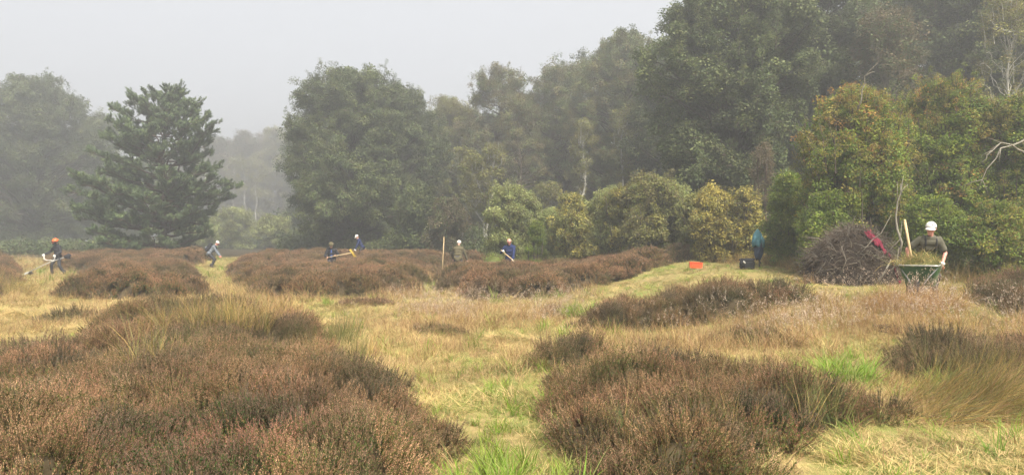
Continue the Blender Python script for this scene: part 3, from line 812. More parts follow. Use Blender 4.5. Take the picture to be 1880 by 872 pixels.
def broadleaf(name, label, cat, px, d, top, hw, key, picks=None, t0=0.12, tm=0.5, boughs=70, per=26, rc=0.20, cs=1.0, bark='bark',
              trunk_r=None, lean=(0, 0), tip=None, group=None, stems=1, depth=1.0, bare=0, shoots=None, shoot_len=1.0, leaders=12, leader_len=(0.04, 0.11), gap=0.0, seed=None, base_d=None, clump_flat=0.72, gnarl=0.10):
    """a tree from its limbs out: each limb carries one clump of leaf sprays; clumps are uneven and leave gaps"""
    random.seed(seed if seed is not None else int(px * 7 + d * 131))
    boughs = int(boughs * 1.6); per = max(5, int(per * 0.66)); rc = rc * 0.74      # many small leafy boughs
    x = X(px, d); y = d; zb = tz(x, y)
    H = Z(top, d) - zb; W = hw / F * d
    root = thing(name, label, cat, (x, y, zb), 0, group)
    tr = trunk_r or max(0.05, 0.028 * H)
    mb = MB()
    P = []; S = []; PK = []
    npk = picks or [0]
    clumps = []
    ax = [random.uniform(0, 6.28) for _ in range(3)]
    def env(t, az):
        if t > tm:
            w = math.sqrt(max(0.0, 1 - ((t - tm) / (1.02 - tm)) ** 2))
        else:
            w = math.sqrt(max(0.0, 1 - ((tm - t) / (tm - t0 + 1e-3)) ** 2 * 0.75))
        return w * (0.86 + 0.13 * math.sin(2 * az + ax[0] + 5 * t) + 0.11 * math.sin(3 * az + ax[1] - 7 * t) + 0.08 * math.sin(11 * t + ax[2]))
    stem_base = []
    for s_ in range(stems):
        a = random.uniform(0, 6.28); r = 0.0 if stems == 1 else 0.12 * W * random.random() + 0.05
        b = Vector((r * math.cos(a), r * math.sin(a), -0.1))
        spread = 0.0 if stems == 1 else 0.35 * W
        top_p = Vector((lean[0] * W + spread * math.cos(a), (lean[1] * W + spread * math.sin(a)) * depth, H * random.uniform(0.80, 0.93)))
        pts = wobble([b.lerp(top_p, i / 7) for i in range(8)], gnarl * W * 0.25)
        rad = [tr * (1.35 if i == 0 else 1) * (1 - 0.93 * (i / 7) ** 0.85) * (1 if stems == 1 else 0.6) + 0.01 for i in range(8)]
        mb.tube(pts, rad, 8, 0)
        stem_base.append((pts, rad))
    nb = boughs
    for i in range(nb):
        for _try in range(6):
            t = t0 + (1 - t0) * (random.random() ** 0.85)
            az = random.uniform(0, 6.283)
            rr = (1 - (random.random() ** 1.7) * 0.75)
            e = env(t, az)
            if e > 0.12:
                break
        c = Vector((lean[0] * W * t + math.cos(az) * rr * e * W * 0.90, (lean[1] * W * t + math.sin(az) * rr * e * W * 0.90) * depth, t * H * 0.975))
        pts, rad = random.choice(stem_base)
        hd = math.hypot(c.x, c.y)
        ta = min(0.92, max(0.10 * (t0 < 0.3) + t0 * 0.5, (c.z - hd * random.uniform(0.45, 0.95)) / (H * 0.88)))
        fi = ta * 7; k = min(6, int(fi)); a0 = pts[k].lerp(pts[k + 1], fi - k)
        r0 = (rad[k] * (1 - fi + k) + rad[k + 1] * (fi - k)) * random.uniform(0.32, 0.55)
        mid = a0.lerp(c, 0.5) + Vector((0, 0, hd * random.uniform(0.02, 0.22)))
        lp = wobble(bez(a0, mid, c, 6), gnarl * 0.28 * max(hd, 0.5))
        mb.tube(lp, [max(0.008, r0 * (1 - 0.85 * q / 5)) for q in range(6)], 4, 0, False)
        R_ = W * rc * random.uniform(0.5, 1.55)
        clumps.append((c, R_))
        subs = []
        for q in range(5):
            v = Vector((random.gauss(0, 1), random.gauss(0, 1), random.gauss(0.15, 0.8) * clump_flat)).normalized() * R_ * random.uniform(0.5, 1.25)
            mb.tube([c, c + v * 0.5 + Vector((random.gauss(0, .06), random.gauss(0, .06), .05)) * R_, c + v], [max(0.006, r0 * 0.16), max(0.005, r0 * 0.1), 0.004], 3, 0, False)
            subs.append((c + v, R_ * random.uniform(0.26, 0.52)))
        subs.append((c, R_ * 0.5))
        if random.random() < gap:
            continue
        m = max(3, int(per * random.uniform(0.6, 1.35)))
        for q in range(m):
            v = Vector((random.gauss(0, 1), random.gauss(0, 1), random.gauss(0, 1))).normalized()
            sc_, sr_ = random.choice(subs)
            rr2 = sr_ * (0.25 + 0.85 * random.random() ** 0.6) * (1.0 if random.random() < 0.9 else random.uniform(1.2, 2.0))
            p = sc_ + Vector((v.x, v.y, v.z * clump_flat)) * rr2
            if p.z < 0.15:
                p.z = random.uniform(0.1, 0.5)
            P.append(p); S.append(cs * random.uniform(0.6, 1.3))
            tp = p.z / H
            if tip and tp > 0.35 and v.z > -0.2 and random.random() < tip[0] * (tp ** 1.5) * (0.3 + clumps_tint(c)):
                PK.append(random.choice(tip[1]))
            else:
                PK.append(random.choice(npk))
    for i in range(int(boughs * 0.34) if shoots is None else shoots):
        t = t0 + 0.2 + (0.8 - t0) * random.random() ** 0.6; az = random.uniform(0, 6.283); e = env(min(t, 0.93), az)
        a0 = Vector((lean[0] * W * t + math.cos(az) * e * W * 0.8, (lean[1] * W * t + math.sin(az) * e * W * 0.8) * depth, t * H * 0.93))
        dr = (Vector((math.cos(az), math.sin(az) * depth, 0)) * random.uniform(0.2, 1.0) * (1.1 - t * 0.7) + Vector((0, 0, random.uniform(0.3, 1.2) * (0.3 + t)))).normalized()
        L = W * random.uniform(0.12, 0.34) * shoot_len; e_ = a0 + dr * L
        e_.z = min(e_.z, H * (1.0 + 0.06 * shoot_len))
        mb.tube([a0, a0.lerp(e_, 0.5) + Vector((0, 0, 0.04)), e_], [0.02, 0.012, 0.005], 3, 0, False)
        k_ = max(4, int(L / (0.16 * cs)))
        for q in range(k_):
            f_ = (q + random.random()) / k_
            P.append(a0.lerp(e_, f_) + Vector((random.gauss(0, 1), random.gauss(0, 1), random.gauss(0, 1))) * 0.13 * cs * (1.25 - f_)); S.append(cs * random.uniform(0.4, 0.8) * (1.15 - 0.5 * f_))
            PK.append(random.choice(tip[1]) if tip and t > 0.6 and random.random() < 0.45 else random.choice(npk))
    for i in range(leaders):
        # upright leading shoots stand out above the crown
        az = random.uniform(0, 6.283); r_ = random.uniform(0.05, 0.9); t = 0.97
        while t > 0.35 and env(t, az) < r_:
            t -= 0.02
        a0 = Vector((lean[0] * W * t + math.cos(az) * r_ * W * 0.9, (lean[1] * W * t + math.sin(az) * r_ * W * 0.9) * depth, t * H * 0.92))
        L = H * random.uniform(*leader_len) * (1.25 - 0.4 * t)
        e_ = a0 + Vector((math.cos(az) * L * random.uniform(0, 0.35), math.sin(az) * L * 0.2, L))
        mb.tube([a0 - Vector((0, 0, 0.4)), a0.lerp(e_, 0.5), e_], [0.025, 0.016, 0.006], 4, 0, False)
        k_ = max(7, int(L / (0.085 * cs)))
        for q in range(k_):
            f_ = (q + random.random()) / k_
            P.append(a0.lerp(e_, f_) + Vector((random.gauss(0, 1), random.gauss(0, 1), random.gauss(0, 0.5))) * 0.22 * cs * (1.15 - f_)); S.append(cs * random.uniform(0.45, 0.85) * (1.1 - 0.55 * f_))
            PK.append(random.choice(tip[1]) if tip and random.random() < 0.25 + 0.5 * f_ * (i % 3 == 0) else random.choice(npk))
    for i in range(bare):
        # dead pale branches among the leaves
        t = random.uniform(0.35, 0.95); az = random.uniform(0, 6.283)
        a0 = Vector((0, 0, H * t * 0.6)); c = Vector((math.cos(az) * W * env(t, az) * 1.05, math.sin(az) * W * env(t, az) * 1.05 * depth, H * t))
        mb.tube(wobble(bez(a0, a0.lerp(c, 0.5) + Vector((0, 0, 0.3)), c, 7), 0.08), [0.03 - 0.0035 * q for q in range(7)], 5, 1, False)
    obj('trunk', mb.mesh('trunk', [M[bark], M['dead_wood']], True), root)
    n = len(P)
    scatter('crown', key, np.array([tuple(p) for p in P]), np.stack([rng.normal(0, 0.5, n), rng.normal(0, 0.5, n), rng.random(n) * 6.283], 1), S, PK, root)
    return root

def clumps_tint(c):
    return float(vnoise(np.array([c.x * 1.0 + 40]), np.array([c.z * 1.0 + c.y * 0.7 + 40]), 1.3, 77)[0])

G_WOOD = 'trees of the wood around the heath'
G_BUSH = 'bushes along the edge of the wood'
G_FAR = 'far trees fading in the mist'
OAK = dict(picks=[0, 1, 2, 3, 4]); OD = dict(picks=[0, 1, 2, 3])

# left side
broadleaf('oak_tree', 'large misty oak at the left edge behind the pine', 'tree', 62, 84, 148, 150, 'oak_dark', **OD, t0=0.04, tm=0.42, boughs=170, per=28, rc=0.17, cs=1.45, group=G_WOOD)
broadleaf('oak_tree', 'misty tree at the far left border, cut by the frame', 'tree', -105, 82, 175, 120, 'oak_dark', **OD, t0=0.03, tm=0.42, boughs=70, per=30, rc=0.2, cs=1.25, group=G_WOOD)
broadleaf('oak_tree', 'paler tree seen between the left oak and the pine', 'tree', 178, 105, 207, 75, 'oak_dark', **OD, t0=0.05, tm=0.5, boughs=60, per=26, rc=0.22, cs=1.4, group=G_WOOD)
broadleaf('oak_tree', 'low misty tree behind the foot of the pine', 'tree', 265, 104, 300, 80, 'oak', **OAK, t0=0.02, tm=0.45, boughs=50, per=26, rc=0.24, cs=1.4, group=G_WOOD)

# the lone pine
def build_pine():
    random.seed(5)
    d = 51.0; x = X(300, d); zb = tz(x, d); H = Z(164, d) - zb; k = d / F
    root = thing('pine_tree', 'lone dark green pine with spreading layered branches on the heath', 'tree', (x, d, zb))
    ys = [164, 195, 225, 260, 290, 320, 350, 385, 415, 440]
    lf = [6, 62, 88, 112, 116, 130, 172, 160, 152, 140]
    rt = [14, 42, 78, 100, 86, 108, 118, 90, 84, 105]
    mb = MB()
    tp = [Vector((0, 0, -0.1)), Vector((-0.05, 0, H * .2)), Vector((0.02, 0, H * .4)), Vector((-0.1, 0.05, H * .6)), Vector((0.15, 0, H * .8)), Vector((0.42, 0, H * 0.97))]
    trr = [0.30, 0.25, 0.20, 0.15, 0.09, 0.03]
    mb.tube(tp, trr, 10, 0)
    P = []; Rt = []; S = []; PK = []
    def shoot(p, dr, s):
        dr = (dr + Vector((random.gauss(0, .4), random.gauss(0, .4), random.gauss(0.35, .35)))).normalized()
        t = math.acos(max(-1, min(1, dr.z))); phi = math.atan2(dr.x, -dr.y)
        P.append(p); Rt.append((t, 0, phi)); S.append(s * random.uniform(0.8, 1.3)); PK.append(random.choice([0, 0, 1, 1, 2, 2, 3]))
    def branch(a0, c, r0, dens):
        hd = (c - a0).length
        mid = a0.lerp(c, 0.55) + Vector((0, 0, -hd * random.uniform(0.0, 0.14)))
        n = 7
        lp = wobble(bez(a0, mid, c, n), 0.03 * hd)
        mb.tube(lp, [max(0.01, r0 * (1 - 0.88 * q / (n - 1))) for q in range(n)], 5, 0, False)
        steps = max(4, int(hd / 0.24))
        for j in range(steps):
            f = 0.26 + 0.74 * (j + random.random()) / steps
            fi = f * (n - 1); q = min(n - 2, int(fi)); p = lp[q].lerp(lp[q + 1], fi - q)
            dr = (lp[q + 1] - lp[q]).normalized()
            side = dr.cross(Vector((0, 0, 1))).normalized() * random.choice((-1, 1))
            L = random.uniform(0.25, 0.75) * (1.15 - 0.6 * f) * min(1.3, 0.4 + hd * 0.28)
            e = p + side * L + dr * L * 0.7 + Vector((0, 0, random.uniform(-0.05, 0.30)))
            mb.tube([p, p.lerp(e, 0.5) - Vector((0, 0, 0.03)), e], [0.014, 0.010, 0.006], 3, 0, False)
            for m in range(dens):
                g = 0.35 + 0.65 * (m + random.random()) / dens
                shoot(p.lerp(e, g) + Vector((random.gauss(0, .08), random.gauss(0, .08), random.gauss(0.05, .06))), (e - p).normalized(), 1.0)
        for m in range(4):
            shoot(c + Vector((random.gauss(0, .1), random.gauss(0, .1), random.gauss(0, .1))), (c - mid).normalized(), 1.05)
    def trunk_at(z):
        for i in range(5):
            if tp[i + 1].z >= z:
                f = (z - tp[i].z) / (tp[i + 1].z - tp[i].z); return tp[i].lerp(tp[i + 1], f), trr[i] * (1 - f) + trr[i + 1] * f
        return tp[-1], trr[-1]
    z = H * 0.06
    while z < H * 0.96:
        u = z / H
        nb = 7 if u < 0.75 else 5
        a_ = random.uniform(0, 6.28)
        for i in range(nb):
            if random.random() < (0.15 if u > 0.22 else 0.5):
                continue
            az = a_ + i * 6.283 / nb + random.gauss(0, 0.3)
            py = 440 - (Z(440, d) * 0 + (zb + z) - CAMZ) / k
            py = min(440, max(164, py))
            wl = np.interp(py, ys, lf) * k; wr = np.interp(py, ys, rt) * k
            w = (wr if math.cos(az) > 0 else wl)
            w = w * abs(math.cos(az)) + 0.5 * (wl + wr) * (1 - abs(math.cos(az)))
            w *= random.uniform(0.72, 1.08)
            a0, r0 = trunk_at(max(0.1, z - w * 0.18 - 0.1))
            rise = w * (-0.02 + 0.38 * u ** 2.2) + random.gauss(0, 0.15)
            c = Vector((a0.x + math.cos(az) * w, a0.y + math.sin(az) * w, z + rise * 0.8))
            if c.z > H * 1.0: c.z = H * random.uniform(0.93, 1.0)
            if u < 0.13 and math.cos(az) > 0.1: continue
            branch(a0, c, r0 * 0.42, 6 if u > 0.25 else 5)
        z += random.uniform(0.38, 0.68)
    # upswept leaders that break the outline
    for dx, z0, z1, dy in ((0.35, .82, 1.0, 0), (-0.6, .78, .97, .2), (2.3, .62, .90, -.3), (2.9, .60, .84, .3), (-3.2, .68, .88, -.2), (1.0, .8, .985, .3), (-1.7, .7, .92, .5), (3.3, .55, .79, 0)):
        branch(trunk_at(H * (z0 - .12))[0], Vector((dx, dy, H * z1)), 0.07, 6)
    obj('trunk', mb.mesh('trunk', [M['bark_pine']], True), root)
    scatter('crown', 'pine', np.array([tuple(p) for p in P]), np.array(Rt), S, PK, root)
build_pine()

# gap with far wood between pine and central oak
for i, (px, d, top, hw, key, lab) in enumerate((
        (345, 168, 268, 45, 'birch_brown', 'faint far tree right behind the pine top'),
        (398, 165, 250, 42, 'birch_brown', 'faint brownish far tree just right of the pine'),
        (452, 172, 243, 46, 'birch_brown', 'faint far birch in the gap between pine and central oak'),
        (505, 166, 236, 48, 'birch', 'faint far tree against the left flank of the central oak'),
        (560, 164, 230, 50, 'birch_brown', 'faint far tree hidden behind the central oak'))):
    broadleaf('far_tree', lab, 'tree', px, d, top, hw, key, picks=[0, 1, 2], t0=0.02, tm=0.5, boughs=90, per=26, rc=0.24, cs=2.3, bark='birch_bark', trunk_r=0.2, group=G_FAR)
for px, d, top, lab in ((320, 188, 285, 'faintest far tree behind the right side of the pine'), (425, 186, 262, 'faintest far tree at the back of the misty gap'), (480, 190, 250, 'faintest far tree at the back of the gap, by the central oak'), (535, 185, 240, 'faintest far tree behind the edge of the central oak')):
    broadleaf('far_tree', lab, 'tree', px, d, top, 52, 'birch_brown', picks=[0, 1, 2], t0=0.0, tm=0.5, boughs=70, per=26, rc=0.26, cs=2.8, trunk_r=0.25, group=G_FAR)
for px, d, top, hw, lab in ((590, 92, 215, 85, 'misty tree behind the left half of the central oak'), (700, 96, 205, 90, 'misty tree behind the right half of the central oak'), (790, 94, 220, 80, 'misty tree showing right of the central oak'),
                            (905, 96, 215, 80, 'misty tree filling behind the tan leaved oak'), (1010, 94, 190, 80, 'misty tree filling behind the twisting oak'), (1130, 86, 150, 85, 'misty tree filling behind the tall tan green oak at its foot'), (1215, 80, 130, 85, 'misty tree left behind the huge dark oak'),
                            (20, 112, 250, 90, 'misty tree behind the left edge oak'), (120, 115, 240, 85, 'misty tree behind the gap between left oak and pine')):
    broadleaf('oak_tree', lab, 'tree', px, d, top, hw, 'oak_dark', **OD, t0=0.0, tm=0.42, boughs=80, per=28, rc=0.24, cs=1.8, group=G_WOOD)
for px, d, lab in ((372, 150, 'slim pale birch stem in the mist beside the pine'), (430, 150, 'leftmost pale birch trunk in the misty gap'), (447, 148, 'middle pale birch trunk in the misty gap'), (470, 150, 'slanting pale birch trunk in the misty gap')):
    broadleaf('birch_tree', lab, 'tree', px, d, 285, 20, 'birch', picks=[0, 1, 2], t0=0.55, tm=0.75, boughs=16, per=10, rc=0.34, cs=1.4, bark='birch_bark', trunk_r=0.17, group=G_FAR, gnarl=0.5)
broadleaf('bush', 'grey green misty bush below the far birches', 'bush', 430, 90, 382, 45, 'pale_bush', picks=[0, 1, 2], t0=0.0, tm=0.4, boughs=34, per=22, rc=0.26, cs=1.6, stems=3, group=G_BUSH, trunk_r=0.06)
broadleaf('bush', 'misty bush at the left foot of the central oak', 'bush', 500, 86, 398, 42, 'pale_bush', picks=[0, 1, 2], t0=0.0, tm=0.4, boughs=30, per=22, rc=0.26, cs=1.6, stems=3, group=G_BUSH, trunk_r=0.06)
broadleaf('bush', 'low misty bush right of the pine trunk', 'bush', 365, 80, 400, 40, 'pale_bush', picks=[0, 1, 2], t0=0.0, tm=0.4, boughs=26, per=22, rc=0.26, cs=1.5, stems=3, group=G_BUSH, trunk_r=0.06)

# central oak and its neighbours
broadleaf('oak_tree', 'large round dark green oak in the centre, leafy down to the heath', 'tree', 645, 57, 132, 140, 'oak', **OAK, t0=0.01, tm=0.40, boughs=230, per=26, rc=0.16, cs=1.05, group=G_WOOD)
broadleaf('oak_tree', 'oak joined to the right side of the large central oak', 'tree', 735, 60, 160, 90, 'oak_dark', **OD, t0=0.02, tm=0.45, boughs=130, per=28, rc=0.22, cs=1.1, group=G_WOOD)
broadleaf('birch_tree', 'thin grey green tree between central oak and tan topped oak', 'tree', 825, 68, 176, 66, 'birch', picks=[0, 1, 2], t0=0.05, tm=0.5, boughs=110, per=22, rc=0.24, cs=1.2, bark='bark_grey', group=G_WOOD, gap=0.12)
broadleaf('oak_tree', 'tan leaved oak with open top left of the gnarled oak', 'tree', 918, 64, 122, 92, 'oak_tan', picks=[0, 1, 2, 3, 4], t0=0.12, tm=0.58, boughs=130, per=22, rc=0.20, cs=1.05, group=G_WOOD, gap=0.18, gnarl=0.3)
broadleaf('oak_tree', 'gnarled half bare oak with dark trunk and crooked limbs', 'tree', 955, 58, 168, 62, 'oak_tan', picks=[0, 1, 2, 3, 4], t0=0.3, tm=0.6, boughs=34, per=12, rc=0.24, cs=1.0, trunk_r=0.26, group=G_WOOD, gap=0.45, gnarl=0.6)
broadleaf('oak_tree', 'pale green oak with twisting branches right of the gnarled oak', 'tree', 1035, 63, 112, 100, 'oak_tan', picks=[1, 3, 1, 0, 2], t0=0.10, tm=0.55, boughs=130, per=22, rc=0.21, cs=1.1, group=G_WOOD, gap=0.2, gnarl=0.45)
broadleaf('oak_tree', 'tall tan green oak rising against the sky right of centre', 'tree', 1145, 58, 56, 118, 'oak_tan', picks=[0, 1, 2, 3, 1], t0=0.08, tm=0.55, boughs=210, per=24, rc=0.17, cs=1.1, group=G_WOOD, gap=0.08, gnarl=0.2)
broadleaf('oak_tree', 'misty green tree filling behind the tall tan green oak', 'tree', 1085, 72, 95, 85, 'oak_dark', **OD, t0=0.05, tm=0.5, boughs=70, per=26, rc=0.22, cs=1.3, group=G_WOOD)
broadleaf('oak_tree', 'misty tree in the second row behind the gnarled oak', 'tree', 960, 78, 190, 85, 'oak_dark', **OD, t0=0.03, tm=0.45, boughs=70, per=26, rc=0.22, cs=1.3, group=G_WOOD)
broadleaf('oak_tree', 'dim tree in the second row behind the thin grey green tree', 'tree', 850, 82, 200, 80, 'oak_dark', **OD, t0=0.03, tm=0.45, boughs=64, per=26, rc=0.22, cs=1.3, group=G_WOOD)
for px, d, top, lean, lab in ((893, 47, 255, 0.5, 'white birch with two crooked stems above the pale bush'), (884, 48, 280, -0.4, 'second crooked white birch leaning left above the pale bush'),
                              (1003, 46, 330, 0.2, 'short slim white birch stem above the broom'), (1068, 50, 215, 0.1, 'straight thin pale birch trunk in front of the twisting oak'),
                              (1145, 52, 190, 0.1, 'slim birch with white bark under the tall tan green oak'), (846, 50, 270, 0.2, 'grey birch with bare lower twigs right of the central oak')):
    broadleaf('birch_tree', lab, 'tree', px, d, top, 30, 'birch', picks=[0, 1, 2], t0=0.45, tm=0.7, boughs=20, per=10, rc=0.30, cs=1.0, bark='birch_bark', trunk_r=0.085, lean=(lean, 0), group=G_WOOD, gap=0.3, gnarl=0.7)

# tall dark wood on the right
broadleaf('oak_tree', 'huge dark oak right of centre whose crown leaves the top of the frame', 'tree', 1345, 36, -70, 175, 'oak', **OAK, t0=0.10, tm=0.52, boughs=230, per=30, rc=0.135, cs=1.0, trunk_r=0.42, group=G_WOOD, gnarl=0.15)
broadleaf('oak_tree', 'dark oak behind the young oaks, left of the brownish tree', 'tree', 1500, 39, -120, 160, 'oak_dark', **OD, t0=0.05, tm=0.5, boughs=190, per=28, rc=0.15, cs=1.1, trunk_r=0.4, group=G_WOOD)
broadleaf('birch_tree', 'brownish thin leaved tree above the young oaks', 'tree', 1625, 34, 15, 95, 'birch_brown', picks=[0, 1, 2], t0=0.2, tm=0.6, boughs=90, per=22, rc=0.2, cs=0.95, bark='bark_grey', group=G_WOOD, gap=0.1)
broadleaf('oak_tree', 'dark green oak above the right hand young oak', 'tree', 1730, 40, -110, 140, 'oak_dark', **OD, t0=0.04, tm=0.5, boughs=150, per=28, rc=0.17, cs=1.1, trunk_r=0.4, group=G_WOOD)
broadleaf('oak_tree', 'dark oak at the upper right corner of the picture', 'tree', 1870, 36, -130, 150, 'oak_dark', **OD, t0=0.04, tm=0.5, boughs=150, per=28, rc=0.17, cs=1.05, trunk_r=0.4, group=G_WOOD)
broadleaf('birch_tree', 'birch with white trunk showing at the right edge above the young oaks', 'tree', 1848, 28.5, -20, 70, 'birch', picks=[0, 1, 2], t0=0.35, tm=0.7, boughs=40, per=12, rc=0.28, cs=0.8, bark='birch_bark', trunk_r=0.13, group=G_WOOD, gap=0.25, gnarl=0.3, lean=(0.15, 0))
broadleaf('oak_tree', 'second row tree filling behind the huge dark oak', 'tree', 1260, 52, 60, 120, 'oak_dark', **OD, t0=0.02, tm=0.45, boughs=110, per=28, rc=0.2, cs=1.4, group=G_WOOD)
broadleaf('oak_tree', 'second row tree seen through gaps of the dark right wood', 'tree', 1440, 54, 10, 130, 'oak_dark', **OD, t0=0.02, tm=0.45, boughs=110, per=28, rc=0.2, cs=1.4, group=G_WOOD)
broadleaf('oak_tree', 'second row tree behind the brownish thin tree', 'tree', 1620, 52, -60, 140, 'oak_dark', **OD, t0=0.02, tm=0.45, boughs=120, per=28, rc=0.2, cs=1.4, group=G_WOOD)
broadleaf('oak_tree', 'second row tree behind the upper right oaks', 'tree', 1800, 54, -60, 140, 'oak_dark', **OD, t0=0.02, tm=0.45, boughs=120, per=28, rc=0.2, cs=1.4, group=G_WOOD)
broadleaf('oak_tree', 'tree of the right wood just outside the frame', 'tree', 2020, 38, -100, 130, 'oak_dark', **OD, t0=0.04, tm=0.5, boughs=100, per=28, rc=0.18, cs=1.2, trunk_r=0.4, group=G_WOOD)

# bushes along the edge
B = dict(t0=0.0, tm=0.42, stems=6, trunk_r=0.05, group=G_BUSH, shoot_len=1.4, clump_flat=0.95, leaders=16, leader_len=(0.08, 0.2))
broadleaf('bush', 'dull olive bush at the right foot of the central oak', 'bush', 825, 47, 368, 44, 'birch_brown', picks=[0, 1, 2], boughs=40, per=22, rc=0.24, cs=1.0, **B)
broadleaf('bush', 'dark bush under the oak joined to the central oak', 'bush', 765, 50, 350, 48, 'oak_dark', picks=[0, 1, 2, 3], boughs=40, per=22, rc=0.24, cs=1.1, **B)
for px, d, top, hw, key, pk, bo, pr, rc_, lab in (
        (940, 36, 343, 62, 'pale_bush', [0, 1, 2], 90, 22, 0.17, 'pale green rounded bush below the white birches'),
        (1012, 35, 385, 34, 'pale_bush', [0, 1], 40, 18, 0.22, 'low pale bush behind the broom'),
        (1050, 33, 358, 50, 'yellow', [0, 2, 2], 70, 18, 0.18, 'yellowish bush right of the broom'),
        (1082, 34.5, 372, 44, 'pale_bush', [0, 1, 2], 52, 18, 0.2, 'small pale bush against the yellowish bush'),
        (1118, 33.5, 350, 50, 'pale_bush', [0, 1, 2], 70, 20, 0.18, 'grey green bush between the yellowish and the tall green bush'),
        (1152, 32.5, 342, 46, 'yellow', [2, 2, 0], 60, 18, 0.18, 'yellow green bush at the left of the tall bush'),
        (1195, 31.5, 325, 62, 'birch', [0, 1, 2], 110, 22, 0.155, 'tall yellow green bush in the middle of the bush row'),
        (1240, 32, 338, 44, 'pale_bush', [0, 2, 1], 60, 18, 0.2, 'pale bush joining the tall bush to the yellow ones'),
        (1278, 30.5, 362, 38, 'birch', [0, 1], 44, 16, 0.22, 'olive bush left behind the bright yellow bush'),
        (1315, 28.5, 346, 54, 'yellow', [0, 1, 1, 2], 84, 16, 0.17, 'bright yellow bush behind the orange crate'),
        (1370, 27.8, 350, 36, 'yellow', [0, 1, 2], 48, 13, 0.22, 'smaller bright yellow bush beside the hanging coat')):
    broadleaf('bush', lab, 'bush', px, d, top, hw, key, picks=pk, boughs=bo, per=pr, rc=rc_, cs=0.85, **B, gap=0.08)
broadleaf('broom_bush', 'small dark green broom bush in front of the pale bush', 'bush', 985, 33, 408, 20, 'scrub', picks=[0, 1], boughs=22, per=18, rc=0.28, cs=0.7, **B)
broadleaf('bare_bush', 'leafless brown twiggy bush behind the hanging coat', 'bush', 1400, 30, 262, 28, 'birch_brown', picks=[0], t0=0.2, tm=0.7, boughs=70, per=3, rc=0.22, cs=0.6, stems=7, trunk_r=0.05, gap=0.8, group=G_BUSH, bark='twig')

# young oaks on the right
Y = dict(t0=0.02, tm=0.30, stems=6, trunk_r=0.12, gnarl=0.2, shoots=150, shoot_len=1.5, clump_flat=1.0, leaders=34, leader_len=(0.08, 0.22))
broadleaf('young_oak', 'young oak with orange tipped leaves behind the brush pile', 'tree', 1572, 21.5, 172, 116, 'scrub', picks=[0, 1, 2, 3, 0, 1], boughs=150, per=26, rc=0.15, cs=0.92, tip=(0.75, [3, 3, 3, 4]), bare=7, group='young oaks at the wood edge', **Y)
broadleaf('young_oak', 'tallest young oak behind the man with the wheelbarrow', 'tree', 1738, 22.5, 158, 116, 'scrub', picks=[0, 1, 2, 0, 1], boughs=170, per=26, rc=0.145, cs=0.92, tip=(0.5, [3, 3, 3, 3, 4]), bare=4, group='young oaks at the wood edge', **Y)
broadleaf('young_oak', 'young oak at the right edge with bare pale branches', 'tree', 1870, 21.5, 185, 95, 'scrub', picks=[0, 1, 2, 0, 1], boughs=130, per=26, rc=0.16, cs=0.92, tip=(0.4, [3]), bare=8, group='young oaks at the wood edge', **Y)
broadleaf('bush', 'bright green bush right of the hanging coat', 'bush', 1450, 24.5, 325, 52, 'scrub', picks=[0, 1, 2], boughs=70, per=22, rc=0.2, cs=0.85, **B)
broadleaf('bush', 'green bush between brush pile and young oak', 'bush', 1520, 20.8, 360, 55, 'scrub', picks=[0, 1, 2], boughs=64, per=22, rc=0.2, cs=0.8, **B)
broadleaf('bush', 'low yellow green bush at the right edge beyond the wheelbarrow', 'bush', 1835, 18.5, 378, 62, 'scrub', picks=[1, 2, 3, 2], boughs=60, per=22, rc=0.2, cs=0.75, **B)
broadleaf('bush', 'dark green bush right behind the man with the wheelbarrow', 'bush', 1720, 19.5, 368, 60, 'scrub', picks=[0, 1, 0], boughs=60, per=22, rc=0.2, cs=0.8, **B)

# brambles and bracken along the foot of the wood
def undergrowth():
    n = 9000
    u = rng.random(n)
    px = np.interp(u, [0, 1], [-80, 1960])
    edge = np.interp(px, [-80, 200, 480, 800, 900, 1200, 1400, 1470, 1650, 1960], [56, 56, 60, 48, 41, 33.5, 27.5, 22.5, 20.5, 19.0])
    y = edge + rng.gamma(1.6, 4.0, n)
    y = np.where((px > 330) & (px < 520), y + 34, y)
    x = (px - 940) / F * y
    hgt = np.where(px < 480, 0.45, 1.0) * rng.random(n) ** 1.5 * np.interp(y - edge, [0, 3, 12], [0.5, 0.9, 2.2])
    pts = np.stack([x, y, terrain(x, y) + hgt], 1)
    o = scatter('undergrowth', 'oak_dark', pts, rnd_rot(n, 0.5), rng.uniform(0.7, 1.3, n) * np.interp(y, [18, 60], [0.7, 1.7]), rng.integers(0, 4, n))
    tag(o, 'dark brambles and saplings along the foot of the wood', 'undergrowth')
    n = 1500
    px = rng.uniform(1180, 1960, n)
    edge = np.interp(px, [1180, 1400, 1470, 1650, 1960], [31, 25.5, 21.0, 19.0, 16.8])
    y = edge + rng.random(n) * 3
    x = (px - 940) / F * y
    o = scatter('edge_grass', 'tall', np.stack([x, y, terrain(x, y)], 1), rnd_rot(n, 0.3), rng.uniform(0.6, 1.0, n), rng.integers(0, 7, n))
    tag(o, 'rough grass along the edge of the bushes on the right', 'grass')
undergrowth()

